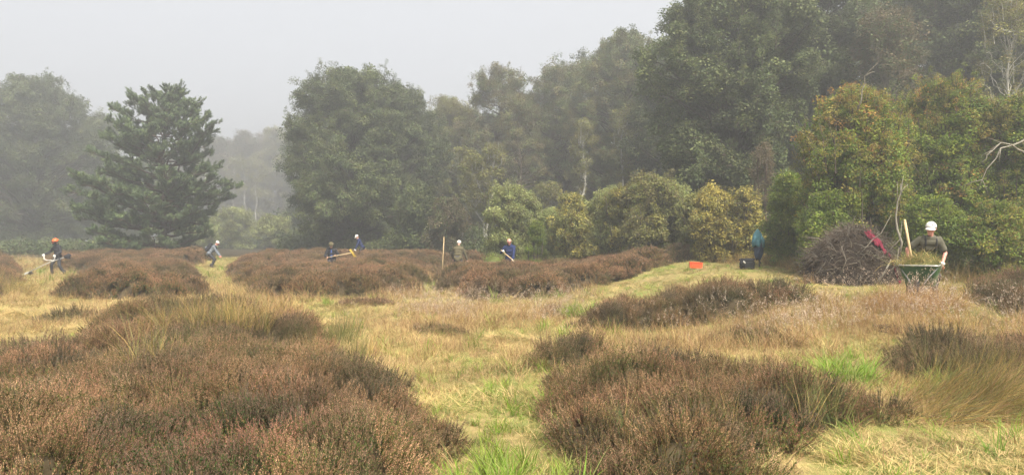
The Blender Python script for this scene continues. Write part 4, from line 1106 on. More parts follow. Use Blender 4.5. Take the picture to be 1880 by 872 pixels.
# ------------------------------------------------------------------ people
M['skin'] = mat('skin', (0.52, 0.29, 0.21), 0.5, 0.4, 0.10, 20)
M['skin_pink'] = mat('skin_pink', (0.60, 0.27, 0.21), 0.5, 0.4, 0.10, 20)
M['eye'] = mat('eye', (0.03, 0.025, 0.02), 0.3, 0.5, 0.0)
M['glove'] = mat('glove', (0.68, 0.67, 0.62), 0.8, 0.2, 0.12, 40)
M['charcoal'] = mat('charcoal_cloth', (0.030, 0.030, 0.034), 0.9, 0.15, 0.3, 12)
M['dark_trousers'] = mat('dark_trousers', (0.050, 0.050, 0.055), 0.9, 0.15, 0.3, 12)
M['navy'] = mat('navy_cloth', (0.018, 0.028, 0.085), 0.85, 0.2, 0.3, 12)
M['blue_shirt'] = mat('blue_shirt', (0.05, 0.10, 0.30), 0.85, 0.2, 0.25, 12)
M['olive_cloth'] = mat('olive_cloth', (0.105, 0.090, 0.052), 0.9, 0.15, 0.2, 12)
M['grey_blue'] = mat('grey_blue_cloth', (0.17, 0.19, 0.22), 0.9, 0.15, 0.2, 12)
M['tshirt'] = mat('grey_olive_tshirt', (0.105, 0.098, 0.070), 0.9, 0.15, 0.15, 10)
M['black'] = mat('black_cloth', (0.014, 0.014, 0.015), 0.7, 0.3, 0.3, 10)
M['white_cloth'] = mat('white_cloth', (0.66, 0.64, 0.60), 0.8, 0.2, 0.05, 20)
M['white_hair'] = mat('white_hair', (0.62, 0.58, 0.53), 0.7, 0.3, 0.2, 60)
M['grey_hair'] = mat('grey_hair', (0.28, 0.25, 0.22), 0.7, 0.3, 0.3, 60)
M['helmet'] = mat('orange_helmet', (0.80, 0.13, 0.02), 0.35, 0.5, 0.05, 10)
M['red_cloth'] = mat('red_cloth', (0.15, 0.012, 0.030), 0.8, 0.2, 0.35, 14)
M['boot'] = mat('boot', (0.03, 0.026, 0.022), 0.7, 0.3, 0.3, 20)
M['wood'] = mat('pale_wood', (0.60, 0.44, 0.24), 0.6, 0.3, 0.15, 6)
M['metal'] = mat('dull_metal', (0.50, 0.50, 0.48), 0.45, 0.5, 0.1, 10, 0.6)
M['black_plastic'] = mat('black_plastic', (0.02, 0.02, 0.02), 0.5, 0.4, 0.1)

def remeshed(mb, voxel, mats, it=4):
    me = mb.mesh('tmp', mats)
    o = bpy.data.objects.new('tmp', me); COL.objects.link(o)
    r = o.modifiers.new('r', 'REMESH'); r.mode = 'VOXEL'; r.voxel_size = voxel; r.use_smooth_shade = True
    s = o.modifiers.new('s', 'SMOOTH'); s.factor = 0.5; s.iterations = it
    dg = bpy.context.evaluated_depsgraph_get()
    out = bpy.data.meshes.new_from_object(o.evaluated_get(dg))
    bpy.data.objects.remove(o); bpy.data.meshes.remove(me)
    out.materials.clear()
    for m in mats:
        out.materials.append(m)
    return out

def ik(a, t, l1, l2, hint):
    a = Vector(a); t = Vector(t); d = t - a
    L = min(d.length, (l1 + l2) * 0.995)
    u = d.normalized(); t = a + u * L
    c = (l1 * l1 + L * L - l2 * l2) / (2 * l1 * L); c = max(-1, min(1, c))
    h = Vector(hint); h = (h - u * h.dot(u)).normalized()
    return a + u * (l1 * c) + h * (l1 * math.sqrt(max(0, 1 - c * c))), t

def person(label, loc, yaw, lean, crouch, ha, hb, feet=((-0.14, 0.0), (0.16, 0.05)), head_bow=0.25, head_turn=0.0, voxel=0.014, size=1.0,
           top='navy', sleeves='long', legs='dark_trousers', gloves=None, skin='skin', hat=None, hair=None, bald=False, shirt=None, braces=False, elbow_out=0.6):
    root = thing('person', label, 'person', loc, yaw, 'people clearing the heath')
    root.scale = (size, size, size)
    V3 = Vector
    hipz = 0.92 - crouch
    P = V3((0, math.sin(lean) * 0.22, hipz))
    u = V3((0, -math.sin(lean), math.cos(lean)))
    f = V3((0, -math.cos(lean), -math.sin(lean)))
    at = lambda s, k=0.0, w=0.0: P + u * s + f * k + V3((w, 0, 0))
    hb_ang = lean * 0.55 + head_bow
    hu = V3((0, -math.sin(hb_ang), math.cos(hb_ang))); hf = V3((math.sin(head_turn), -math.cos(hb_ang), -math.sin(hb_ang))).normalized()
    hu = (hu - hf * hu.dot(hf)).normalized(); hr = hf.cross(hu) * -1
    neck = at(0.51, 0.0); hc = neck + hu * 0.165 + hf * 0.02
    shA, shB = at(0.445, 0.0, -0.175), at(0.445, 0.0, 0.175)
    elA, ha = ik(shA, ha, 0.30, 0.27, (-elbow_out, 0.5, -0.6)); elB, hb = ik(shB, hb, 0.30, 0.27, (elbow_out, 0.5, -0.6))
    hipA, hipB = P + V3((-0.09, 0, -0.03)), P + V3((0.09, 0, -0.03))
    ftA, ftB = V3((feet[0][0], feet[0][1], 0.09)), V3((feet[1][0], feet[1][1], 0.09))
    knA, ftA = ik(hipA, ftA, 0.43, 0.42, (-0.1, -1, 0)); knB, ftB = ik(hipB, ftB, 0.43, 0.42, (0.1, -1, 0))
    ftA.z = ftB.z = 0.09
    def torso(mb, g, lo=0.0):
        mb.capsule(at(0.40, 0, -0.11), 0.105 + g, at(0.40, 0, 0.11), 0.105 + g)
        mb.capsule(at(0.44, 0, -0.15), 0.062 + g, at(0.44, 0, 0.15), 0.062 + g)
        mb.capsule(at(0.48, 0, -0.06), 0.06 + g, at(0.48, 0, 0.06), 0.06 + g)
        mb.capsule(at(0.28, 0.015, -0.075), 0.112 + g, at(0.28, 0.015, 0.075), 0.112 + g)
        mb.capsule(at(0.15, 0.015, -0.07), 0.112 + g, at(0.15, 0.015, 0.07), 0.112 + g)
        mb.capsule(at(lo, 0, -0.075), 0.105 + g, at(lo, 0, 0.075), 0.105 + g)
    def limb(mb, a, b, c, r, g, stop=1.0):
        mb.capsule(a, r[0] + g, b, r[1] + g)
        mb.capsule(b, r[1] + g, b.lerp(c, stop), r[1] + (r[2] - r[1]) * stop + g)
    ARM, LEG = (0.052, 0.040, 0.029), (0.082, 0.055, 0.040)
    def hand(mb, el, w, side, g=0.0):
        d = (w - el).normalized()
        nrm = (V3((-side * 0.55, -0.2, -0.35)) - d * d.dot(V3((-side * 0.55, -0.2, -0.35)))).normalized()   # palm side
        s = d.cross(nrm)
        mb.capsule(w, 0.028 + g, w + d * 0.03, 0.026 + g)
        for k in range(4):
            o = s * (k - 1.5) * 0.021
            k0 = w + o * 0.7 + d * 0.02; k1 = w + o + d * 0.088
            ln = (0.040, 0.046, 0.043, 0.034)[k]
            j1 = k1 + (d * 0.75 + nrm * 0.65) * ln; j2 = j1 + (nrm * 0.95 - d * 0.25) * ln * 0.85
            mb.capsule(k0, 0.014 + g, k1, 0.0115 + g, 8); mb.capsule(k1, 0.011 + g, j1, 0.010 + g, 8); mb.capsule(j1, 0.010 + g, j2, 0.009 + g, 8)
        th0 = w + s * 0.026 * side + d * 0.025; th1 = th0 + s * 0.024 * side + d * 0.028 + nrm * 0.018; th2 = th1 + d * 0.024 + nrm * 0.024
        mb.capsule(th0, 0.014 + g, th1, 0.012 + g, 8); mb.capsule(th1, 0.012 + g, th2, 0.010 + g, 8)
    # body: one surface, head to feet
    mb = MB()
    torso(mb, -0.014)
    mb.capsule(at(0.46), 0.055, neck + hu * 0.09, 0.052)
    mb.capsule(hc + hu * 0.035 - hf * 0.018, 0.088, hc + hu * 0.030 + hf * 0.012, 0.082)
    mb.capsule(hc - hu * 0.02 + hf * 0.018, 0.074, hc - hu * 0.082 + hf * 0.040, 0.050)
    mb.capsule(hc + hf * 0.085 + hu * 0.01, 0.010, hc + hf * 0.106 - hu * 0.022, 0.014, 8)
    mb.capsule(hc + hf * 0.070 + hu * 0.035 - hr * 0.03, 0.016, hc + hf * 0.070 + hu * 0.035 + hr * 0.03, 0.016, 8)
    mb.capsule(hc + hf * 0.074 - hu * 0.052 - hr * 0.014, 0.010, hc + hf * 0.074 - hu * 0.052 + hr * 0.014, 0.010, 8)
    for s in (-1, 1):
        mb.capsule(hc + hr * 0.086 * s + hu * 0.018, 0.014, hc + hr * 0.083 * s - hu * 0.018, 0.011, 8)
    limb(mb, shA, elA, ha, ARM, 0); limb(mb, shB, elB, hb, ARM, 0)
    limb(mb, hipA, knA, ftA, LEG, -0.012); limb(mb, hipB, knB, ftB, LEG, -0.012)
    for ft in (ftA, ftB):
        mb.capsule(ft + V3((0, 0.02, -0.04)), 0.034, ft + V3((0, -0.13, -0.055)), 0.028)
    hand(mb, elA, ha, 1); hand(mb, elB, hb, -1)
    obj('body', remeshed(mb, min(voxel, 0.011), [M[skin]], 2), root)
    for s in (-1, 1):
        e = MB(); e.capsule(hc + hf * 0.079 + hu * 0.014 + hr * 0.033 * s, 0.0095, hc + hf * 0.081 + hu * 0.014 + hr * 0.033 * s, 0.0095, 8)
        obj('eye', e.mesh('eye', [M['eye']], True), root)
    mb = MB(); torso(mb, 0.008)
    if sleeves == 'long':
        limb(mb, shA, elA, ha, ARM, 0.016); limb(mb, shB, elB, hb, ARM, 0.016)
        mb.capsule(at(0.0, 0, -0.08), 0.12, at(-0.08, 0, 0), 0.12); mb.capsule(at(0.0, 0, 0.08), 0.12, at(-0.08, 0, 0), 0.12)
        mb.tube([at(0.50), neck + hu * 0.035, neck + hu * 0.06], [0.085, 0.080, 0.076], 14)
    else:
        mb.capsule(shA, 0.072, shA.lerp(elA, 0.72), 0.070); mb.capsule(shB, 0.072, shB.lerp(elB, 0.72), 0.070)
    obj('jacket' if sleeves == 'long' else 'tshirt', remeshed(mb, voxel, [M[top]]), root)
    if shirt:
        mb = MB(); mb.capsule(at(0.42, 0.055), 0.062, at(0.12, 0.075), 0.072)
        obj('shirt', remeshed(mb, voxel, [M[shirt]]), root)
    mb = MB(); limb(mb, hipA, knA, ftA, LEG, 0.014); limb(mb, hipB, knB, ftB, LEG, 0.014)
    mb.capsule(at(0.02, 0, -0.075), 0.112, at(0.02, 0, 0.075), 0.112); mb.capsule(hipA, 0.098, hipB, 0.098)
    obj('trousers', remeshed(mb, voxel, [M[legs]]), root)
    for ft in (ftA, ftB):
        mb = MB(); mb.capsule(ft + V3((0, 0.02, 0.10)), 0.062, ft + V3((0, 0.015, -0.03)), 0.058); mb.capsule(ft + V3((0, 0.0, -0.035)), 0.052, ft + V3((0, -0.16, -0.048)), 0.042)
        obj('boot', remeshed(mb, voxel, [M['boot']]), root)
    if gloves:
        for el, w, s in ((elA, ha, 1), (elB, hb, -1)):
            mb = MB(); hand(mb, el, w, s, 0.006); d = (w - el).normalized(); mb.capsule(w - d * 0.055, 0.044, w + d * 0.01, 0.036)
            obj('glove', remeshed(mb, min(voxel, 0.011), [M[gloves]], 2), root)
    if braces:
        for s in (-1, 1):
            mb = MB()
            front = [at(0.02, 0.135, 0.095 * s), at(0.15, 0.145, 0.095 * s), at(0.28, 0.145, 0.095 * s), at(0.40, 0.128, 0.10 * s), at(0.485, 0.07, 0.105 * s), at(0.515, 0.0, 0.10 * s), at(0.47, -0.10, 0.085 * s), at(0.3, -0.13, 0.05 * s), at(0.05, -0.13, 0.03 * s)]
            mb.tube(front, 0.019, 6)
            obj('brace', mb.mesh('brace', [M['black']], True), root)
    def dome(c, rad, lo, n=16, k=7, sx=1.0, sf=1.0):
        V, Fc = [], []
        for i in range(k + 1):
            a = lo + (math.pi / 2 - lo) * i / k
            for j in range(n):
                b = 2 * math.pi * j / n
                V.append(c + (hr * math.cos(b) * sx + hf * math.sin(b) * sf) * rad * math.cos(a) + hu * rad * math.sin(a))
        for i in range(k):
            for j in range(n):
                Fc.append((i * n + j, i * n + (j + 1) % n, (i + 1) * n + (j + 1) % n, (i + 1) * n + j))
        return V, Fc
    cc = hc + hu * 0.032 - hf * 0.004
    def brim(c, col, a0=-1.1, a1=1.1, r0=0.085, r1=0.17, drop=0.03, nm='brim', par=None):
        V, Fc = [], []; n = 14
        for i in range(n + 1):
            a = a0 + (a1 - a0) * i / n
            dr = hf * math.cos(a) + hr * math.sin(a)
            e = r0 + (r1 - r0) * math.cos(a * math.pi / 2 / max(abs(a0), 1e-3)) if a1 < 3 else r1
            V += [c + dr * r0, c + dr * e - hu * drop, c + dr * e - hu * (drop + 0.006), c + dr * r0 - hu * 0.008]
        for i in range(n):
            for k in range(4):
                Fc.append((i * 4 + k, i * 4 + (k + 1) % 4, i * 4 + 4 + (k + 1) % 4, i * 4 + 4 + k))
        obj(nm, mesh_from(nm, V, Fc, [M[col]], None, True), par or root)
    if hair:
        V, Fc = dome(cc, 0.100, -0.80, k=10, sf=1.04)
        def _k(q):
            a = sum((V[i] - cc).dot(hf) for i in q) / 4; b = sum((V[i] - cc).dot(hu) for i in q) / 4
            if bald:
                return a < 0.02 and b < 0.03
            return (a < 0.035 and (b > -0.02 or a < -0.02)) or b > 0.062
        keep = [q for q in Fc if _k(q)]
        obj('hair', mesh_from('hair', V, keep, [M[hair]], None, True), root)
    if hat == 'cap':
        V, Fc = dome(cc + hu * 0.016, 0.100, 0.0, sf=1.10); h = obj('cap', mesh_from('cap', V, Fc, [M['white_cloth']], None, True), root)
        brim(cc + hu * 0.016, 'white_cloth', r1=0.185, drop=0.045, par=h)
        if voxel < 0.012:
            e = MB(); p = cc + (hf * 0.085 + hr * 0.035 + hu * 0.060).normalized() * 0.113
            e.capsule(p - hr * 0.010, 0.009, p + hr * 0.008, 0.007, 8); obj('cap_badge', e.mesh('cap_badge', [M['black']], True), h)
    if hat == 'red_peak':
        V, Fc = dome(cc + hu * 0.006, 0.106, -0.05, sf=1.06); h = obj('cap', mesh_from('cap', V, Fc, [M['white_hair']], None, True), root)
        brim(cc + hu * 0.004, 'red_cloth', par=h)
    if hat == 'flat':
        V, Fc = dome(cc + hu * 0.012, 0.116, 0.0, sf=1.2, sx=1.05); h = obj('flat_cap', mesh_from('flat_cap', V, Fc, [M['olive_cloth']], None, True), root)
        brim(cc + hu * 0.008, 'olive_cloth', r0=0.09, r1=0.155, drop=0.02, par=h)
    if hat == 'helmet':
        V, Fc = dome(cc + hu * 0.012, 0.128, -0.15, sf=1.12); h = obj('helmet', mesh_from('helmet', V, Fc, [M['helmet']], None, True), root)
        brim(cc + hu * 0.0, 'helmet', r0=0.115, r1=0.175, drop=0.02, par=h)
        vz = MB()
        pts = [(a, z) for z in (0.03, -0.14) for a in np.linspace(-1.1, 1.1, 9)]
        V = [cc + (hf * math.cos(a) + hr * math.sin(a)) * (0.155 if z > 0 else 0.145) + hu * z for a, z in pts]
        V += [v + hf * 0.006 for v in V]
        n = 9
        vz.add(V, [(i, i + 1, n + i + 1, n + i) for i in range(8)] + [(18 + i, 18 + n + i, 18 + n + i + 1, 18 + i + 1) for i in range(8)])
        obj('visor', vz.mesh('visor', [M['black']], True), h)
        for s in (-1, 1):
            e = MB(); e.capsule(hc + hr * 0.09 * s, 0.040, hc + hr * 0.125 * s, 0.036, 12); obj('ear_defender', e.mesh('ear_defender', [M['black_plastic']], True), h)
    return root, dict(ha=ha, hb=hb, at=at, hc=hc, neck=neck)

def to_world(root, p):
    return Matrix.LocRotScale(root.location, Euler(root.rotation_euler), root.scale) @ Vector(p)

def place(px, d):
    x = X(px, d); return (x, d, tz(x, d))

# man with brushcutter
r1, j1 = person('person in orange helmet and dark work clothes using a brushcutter', place(106, 34.5), -0.45, 0.10, 0.02, (-0.40, -0.34, 0.98), (0.30, -0.30, 0.95),
                feet=((-0.24, -0.12), (0.20, 0.18)), head_bow=0.3, top='charcoal', legs='dark_trousers', gloves='glove', hat='helmet')
t = thing('brushcutter', 'brushcutter with pale shaft and handlebar held by the helmeted person', 'tool', r1.location, -0.45)
def part(nm, fn, mats, parent, smooth=True):
    mb = MB(); fn(mb); return obj(nm, mb.mesh(nm, mats, smooth), parent)
part('shaft', lambda m: m.tube([(0.30, 0.22, 0.86), (-0.02, -0.35, 0.62), (-0.66, -0.98, 0.14)], 0.021, 8), [M['metal']], t)
part('handlebar', lambda m: m.tube([(-0.42, -0.38, 0.94), (-0.34, -0.42, 0.76), (-0.18, -0.40, 0.70), (0.22, -0.36, 0.70), (0.30, -0.33, 0.78), (0.32, -0.32, 0.94)], 0.018, 8), [M['white_cloth']], t)
part('engine', lambda m: (m.capsule((0.28, 0.20, 0.86), 0.08, (0.36, 0.30, 0.92), 0.09), m.box((0.34, 0.28, 0.80), (0.14, 0.14, 0.08))), [M['charcoal']], t)
part('gearbox', lambda m: m.capsule((-0.64, -0.96, 0.15), 0.035, (-0.72, -1.03, 0.10), 0.045), [M['metal']], t)
part('guard', lambda m: m.capsule((-0.52, -0.86, 0.12), 0.06, (-0.68, -0.86, 0.10), 0.09), [M['black_plastic']], t)
part('cutting_head', lambda m: m.tube([(-0.72, -1.03, 0.06), (-0.72, -1.03, 0.075)], [0.13, 0.13], 18), [M['metal']], t)

# stooping person with pack
r2, j2 = person('stooping person in grey blue jacket with a pack at the end of the narrow path', place(389, 41), 1.75, 0.62, 0.10, (-0.1, -0.42, 0.66), (0.22, -0.42, 0.62),
                head_bow=0.25, top='grey_blue', legs='dark_trousers', skin='skin_pink', hat='red_peak', hair='white_hair')
t = thing('backpack', 'dark backpack on the back of the stooping person', 'bag', r2.location, 1.75)
a = j2['at']
part('pack_body', lambda m: (m.capsule(a(0.42, -0.20, -0.07), 0.10, a(0.10, -0.20, -0.07), 0.12), m.capsule(a(0.42, -0.20, 0.07), 0.10, a(0.10, -0.20, 0.07), 0.12)), [M['charcoal']], t)
part('pocket', lambda m: m.capsule(a(0.15, -0.32, -0.06), 0.06, a(0.15, -0.32, 0.06), 0.06), [M['grey_blue']], t)
for s in (-1, 1):
    part('strap', lambda m: m.tube([a(0.47, -0.12, 0.1 * s), a(0.53, 0.0, 0.1 * s), a(0.44, 0.13, 0.11 * s), a(0.2, 0.13, 0.13 * s), a(0.12, -0.1, 0.16 * s)], 0.02, 6), [M['charcoal']], t)

# man with flat cap and rake
r3, j3 = person('person in flat cap and open dark jacket over a blue shirt, chest deep in heather', place(609, 34), 0.10, 0.25, 0.12, (-0.16, -0.36, 0.90), (0.22, -0.36, 0.98),
                head_bow=0.3, top='charcoal', legs='dark_trousers', hat='flat', shirt='blue_shirt', skin='skin')
t = thing('rake', 'wooden handled rake with yellow head held over the heather', 'tool', (X(600, 33.6), 33.6, Z(473, 33.6)))
M['yellow_plastic'] = mat('yellow_plastic', (0.62, 0.42, 0.05), 0.5, 0.4, 0.05)
v = Vector((X(646, 33.4) - X(600, 33.6), -0.2, Z(464, 33.4) - Z(473, 33.6)))
part('handle', lambda m: m.tube([(0, 0, 0), v * 0.5, v], 0.017, 8), [M['wood']], t)
def rake_head(m):
    a0 = v + Vector((-0.10, 0, 0.14)); b0 = v + Vector((0.12, -0.03, -0.19))
    dr = (b0 - a0); n = Vector((0.09, 0.0, 0.055))
    m.tube([a0, v + Vector((0.01, 0, 0)), b0], 0.028, 8)
    for k in range(11):
        p = a0 + dr * (k / 10); m.tube([p, p + n * 0.6, p + n + Vector((0, -0.03, -0.04))], 0.010, 5)
part('head', rake_head, [M['yellow_plastic']], t)

# far man in white cap
r4, j4 = person('distant bent person in white cap and navy jacket under the central oak', place(662, 45), -1.25, 0.50, 0.05, (-0.1, -0.35, 0.62), (0.2, -0.38, 0.62),
                head_bow=0.1, top='navy', legs='dark_trousers', gloves='glove', hat='cap')
# man in olive jacket, back to us
r5, j5 = person('white haired person in olive jacket with the back turned', place(841, 32), math.pi - 0.2, 0.22, 0.0, (-0.34, -0.24, 0.84), (0.30, -0.30, 0.90),
                head_bow=0.25, top='olive_cloth', legs='dark_trousers', hair='white_hair', elbow_out=1.3)
t = thing('pole', 'pale wooden pole standing upright left of the person in olive', 'pole', (X(811.5, 31.5), 31.5, tz(X(811.5, 31.5), 31.5)))
part('shaft', lambda m: m.tube([(0, 0, -0.1), (0.04, 0, 0.9), (0.085, 0, 1.80)], [0.017, 0.016, 0.015], 8), [M['wood']], t)
part('tip', lambda m: m.capsule((0.085, 0, 1.80), 0.017, (0.087, 0, 1.83), 0.014), [M['wood']], t)
# man in navy with tool
r6, j6 = person('balding person in navy jacket and white gloves raking in the heather', place(936, 29.5), -0.15, 0.18, 0.0, (-0.22, -0.33, 1.18), (0.16, -0.36, 0.84),
                head_bow=0.45, top='navy', legs='dark_trousers', gloves='glove', skin='skin_pink', hair='grey_hair', bald=True)
t = thing('rake', 'pale handled rake held slanting by the person in navy', 'tool', r6.location, -0.15)
a_, b_ = j6['ha'] + Vector((0.02, -0.06, -0.03)), j6['hb'] + Vector((0.0, -0.06, -0.02))
dv = (b_ - a_).normalized()
part('handle', lambda m: m.tube([a_ - dv * 0.12, b_, b_ + dv * 0.72], 0.017, 8), [M['wood']], t)
e_ = b_ + dv * 0.72
part('rake_head', lambda m: (m.box(e_, (0.40, 0.03, 0.03)), [m.tube([e_ + Vector((-0.18 + 0.04 * k, 0, 0)), e_ + Vector((-0.18 + 0.04 * k, -0.02, -0.09))], 0.006, 5) for k in range(10)]), [M['metal']], t)

# man with the wheelbarrow
WB_YAW = -0.60
WBX, WBY = X(1690, 13.4), 13.4
WBZ = Z(487, 13.1) - 0.645
M['green_tray'] = mat('green_tray', (0.045, 0.115, 0.040), 0.45, 0.4, 0.2, 6)
M['frame'] = mat('grey_frame', (0.10, 0.105, 0.10), 0.5, 0.4, 0.2, 6)
M['rubber'] = mat('rubber', (0.015, 0.015, 0.016), 0.8, 0.2, 0.1)
t = thing('wheelbarrow', 'green wheelbarrow with grey tube frame, heaped with cut grass', 'wheelbarrow', (WBX, WBY, WBZ), WB_YAW)
def tray(m):
    top = [(-.32, -.42, .64), (.32, -.42, .64), (.32, .38, .66), (-.32, .38, .66)]
    bot = [(-.22, -.22, .27), (.22, -.22, .27), (.22, .30, .29), (-.22, .30, .29)]
    def rr(q, c, z=0):  # rounded corners
        out = []
        for i in range(4):
            p, a, b = Vector(q[i]), Vector(q[i - 1]), Vector(q[(i + 1) % 4])
            for s in np.linspace(0, 1, 4):
                p0 = p + (a - p).normalized() * c; p1 = p + (b - p).normalized() * c
                out.append(p0 * (1 - s) ** 2 + p * 2 * s * (1 - s) + p1 * s * s)
        return out
    T, B_ = rr(top, .08), rr(bot, .06)
    n = len(T)
    mid = [a.lerp(b, .5) + Vector((0, 0, -.01)) for a, b in zip(T, B_)]
    inn = [Vector((a.x * .97, a.y * .97, a.z)) for a in T]; inb = [Vector((a.x * .95, a.y * .95, a.z + .015)) for a in B_]
    V = T + mid + B_ + inn + inb
    Fc = []
    for i in range(n):
        k = (i + 1) % n
        Fc += [(i, k, n + k, n + i), (n + i, n + k, 2 * n + k, 2 * n + i), (i, 3 * n + i, 3 * n + k, k), (3 * n + i, 4 * n + i, 4 * n + k, 3 * n + k)]
    Fc += [tuple(range(2 * n, 3 * n)), tuple(range(5 * n - 1, 4 * n - 1, -1))]
    m.add(V, Fc)
    return T
rim_pts = []
def _tray(m):
    rim_pts.extend(tray(m))
tr_o = part('tray', _tray, [M['green_tray']], t, False)
part('rim', lambda m: m.tube(rim_pts + [rim_pts[0], rim_pts[1]], 0.013, 8), [M['metal']], tr_o)
for s in (-1, 1):
    part('handle', lambda m: m.tube([(.05 * s, -.62, .22), (.13 * s, -.30, .245), (.20 * s, .25, .26), (.27 * s, .50, .56), (.28 * s, .86, .62)], 0.016, 8), [M['frame']], t)
    part('grip', lambda m: m.tube([(.28 * s, .80, .612), (.28 * s, .93, .632)], 0.022, 10), [M['rubber']], t)
    part('leg', lambda m: m.tube([(.18 * s, -.02, .32), (.25 * s, .12, .05), (.25 * s, .20, .0), (.24 * s, .30, .05), (.22 * s, .34, .30)], 0.014, 8), [M['frame']], t)
    part('stay', lambda m: m.tube([(.05 * s, -.62, .23), (.16 * s, -.46, .42), (.31 * s, -.34, .62)], 0.012, 8), [M['frame']], t)
def torus(m, c, R0, r0, n=24, k=8):
    V = []; Fc = []
    for i in range(n):
        a = 6.28318 * i / n
        for j in range(k):
            b = 6.28318 * j / k
            rr_ = R0 + r0 * math.cos(b); V.append((c[0] + r0 * math.sin(b), c[1] + rr_ * math.cos(a), c[2] + rr_ * math.sin(a)))
    for i in range(n):
        for j in range(k):
            Fc.append((i * k + j, ((i + 1) % n) * k + j, ((i + 1) % n) * k + (j + 1) % k, i * k + (j + 1) % k))
    m.add(V, Fc)
wh = part('wheel', lambda m: m.tube([(-.03, -.62, .20), (.03, -.62, .20)], [0.11, 0.11], 20), [M['metal']], t)
part('tyre', lambda m: torus(m, (0, -.62, .20), .15, .045), [M['rubber']], wh)
part('axle', lambda m: m.tube([(-.07, -.62, .20), (.07, -.62, .20)], 0.012, 8), [M['metal']], wh)

back = Vector((-math.sin(WB_YAW), math.cos(WB_YAW), 0))
PY = -0.10
pl = Vector((WBX, WBY, 0)) + back * 1.02
r7 = None
mw = Matrix.Translation((pl.x, pl.y, WBZ + 0.0)) @ Matrix.Rotation(PY, 4, 'Z') @ Matrix.Scale(0.96, 4)
wbm = Matrix.Translation((WBX, WBY, WBZ)) @ Matrix.Rotation(WB_YAW, 4, 'Z')
hA = mw.inverted() @ wbm @ Vector((-.28, .87, .66)); hB = mw.inverted() @ wbm @ Vector((.28, .87, .66))
r7, j7 = person('person in white cap, grey T-shirt and black braces leaning over the wheelbarrow', (pl.x, pl.y, WBZ), PY, 0.68, 0.12, hA, hB,
                feet=((-0.2, 0.28), (0.18, 0.12)), size=0.96, head_bow=-0.22, head_turn=-0.6, voxel=0.0105, top='tshirt', sleeves='short', legs='black', skin='skin_pink', hat='cap', hair='grey_hair', braces=True, elbow_out=0.9)
for el_, s in ((hA, 1), (hB, -1)):
    pass
gl = MB()
for s in (-1, 1):
    p = Vector((.28 * s, .86, .64))
    gm = MB(); gm.capsule(p + Vector((0, -.03, .0)), .038, p + Vector((0, .05, .02)), .036)
    for k in range(4):
        q = p + Vector((0, -.045 + .027 * k, 0)); gm.capsule(q + Vector((-.03 * s, 0, .03)), .015, q + Vector((.035 * s, 0, .0)), .014, 8); gm.capsule(q + Vector((.035 * s, 0, 0)), .014, q + Vector((.01 * s, 0, -.035)), .013, 8)
    gm.capsule(p + Vector((-.03 * s, -.02, .01)), .015, p + Vector((-.028 * s, -.05, -.02)), .013, 8)
    me = remeshed(gm, 0.009, [M['glove']], 2)
    me.transform(mw.inverted() @ wbm)
    obj('glove', me, r7)

# heap of cut grass in the wheelbarrow, fork stuck in it
def strands(m, n, c, rx, ry, rz, ln, up=0.3, w=0.006, nm=3):
    for i in range(n):
        a = random.uniform(0, 6.283); q = math.sqrt(random.random())
        p = Vector((c[0] + rx * q * math.cos(a), c[1] + ry * q * math.sin(a), c[2] + rz * (1 - q * q) * random.uniform(0.75, 1.05)))
        blade(m, p, random.uniform(0, 6.283), random.uniform(*ln), w * random.uniform(.7, 1.3), random.uniform(1.0, 1.7) - up * random.random(), random.uniform(-0.2, 0.8), random.randrange(nm), 4, 0.25)
t = thing('cut_grass', 'heap of cut yellow green grass in the wheelbarrow', 'grass', (WBX, WBY, WBZ), WB_YAW)
def heap(m, rx, ry, z0, h, n=20, k=6):
    V = [Vector((rx * math.cos(6.283 * j / n) * math.cos(1.57 * i / k) * (1 + .08 * math.sin(3 * j)), ry * math.sin(6.283 * j / n) * math.cos(1.57 * i / k), z0 + h * math.sin(1.57 * i / k))) for i in range(k + 1) for j in range(n)]
    m.add(V, [(i * n + j, i * n + (j + 1) % n, (i + 1) * n + (j + 1) % n, (i + 1) * n + j) for i in range(k) for j in range(n)])
part('heap', lambda m: heap(m, .30, .37, .60, .20), [M['olive_grass']], t)
o = part('strands', lambda m: (strands(m, 1100, (0, 0, .62), .38, .46, .22, (.10, .32)), strands(m, 70, (-.36, -.40, .64), .14, .14, .06, (.25, .55), 0.0, .008)), [M['green_grass'], M['straw'], M['olive_grass']], t, False)
o['kind'] = 'stuff'
t = thing('fork', 'long pale wooden fork handle stuck upright in the wheelbarrow grass', 'tool', (X(1677, 13.35), 13.35, WBZ + 0.55))
tp_ = Vector((X(1663, 13.3) - X(1676, 13.35), 0, Z(406, 13.3) - (WBZ + 0.55)))
part('handle', lambda m: (m.tube([(0, 0, 0.02), tp_ * 0.5, tp_], [0.021, 0.021, 0.022], 10), m.capsule(tp_, 0.023, tp_ * 1.015, 0.020)), [M['wood']], t)
part('socket', lambda m: m.tube([(0.02, 0, -0.08), (0, 0, 0.06)], [0.016, 0.024], 8), [M['metal']], t)
for k in range(4):
    part('tine', lambda m: m.tube([(0.02, 0, -0.07), (-.09 + .07 * k, 0, -.10), (-.09 + .07 * k, .02, -.20)], [.007, .007, .004], 6), [M['metal']], t)

# heap of cut grass in the heather
hx, hy = X(905, 30.6), 30.6
t = thing('cut_grass', 'bright green heap of cut grass beside the person in navy', 'grass', (hx, hy, tz(hx, hy)))
part('heap', lambda m: heap(m, .55, .5, .2, .85), [M['green_grass']], t)
o = part('strands', lambda m: strands(m, 1100, (0, 0, .25), .72, .6, .90, (.15, .42), 0.2, .012), [M['lush_grass'], M['green_grass'], M['green_grass']], t, False)
o['kind'] = 'stuff'

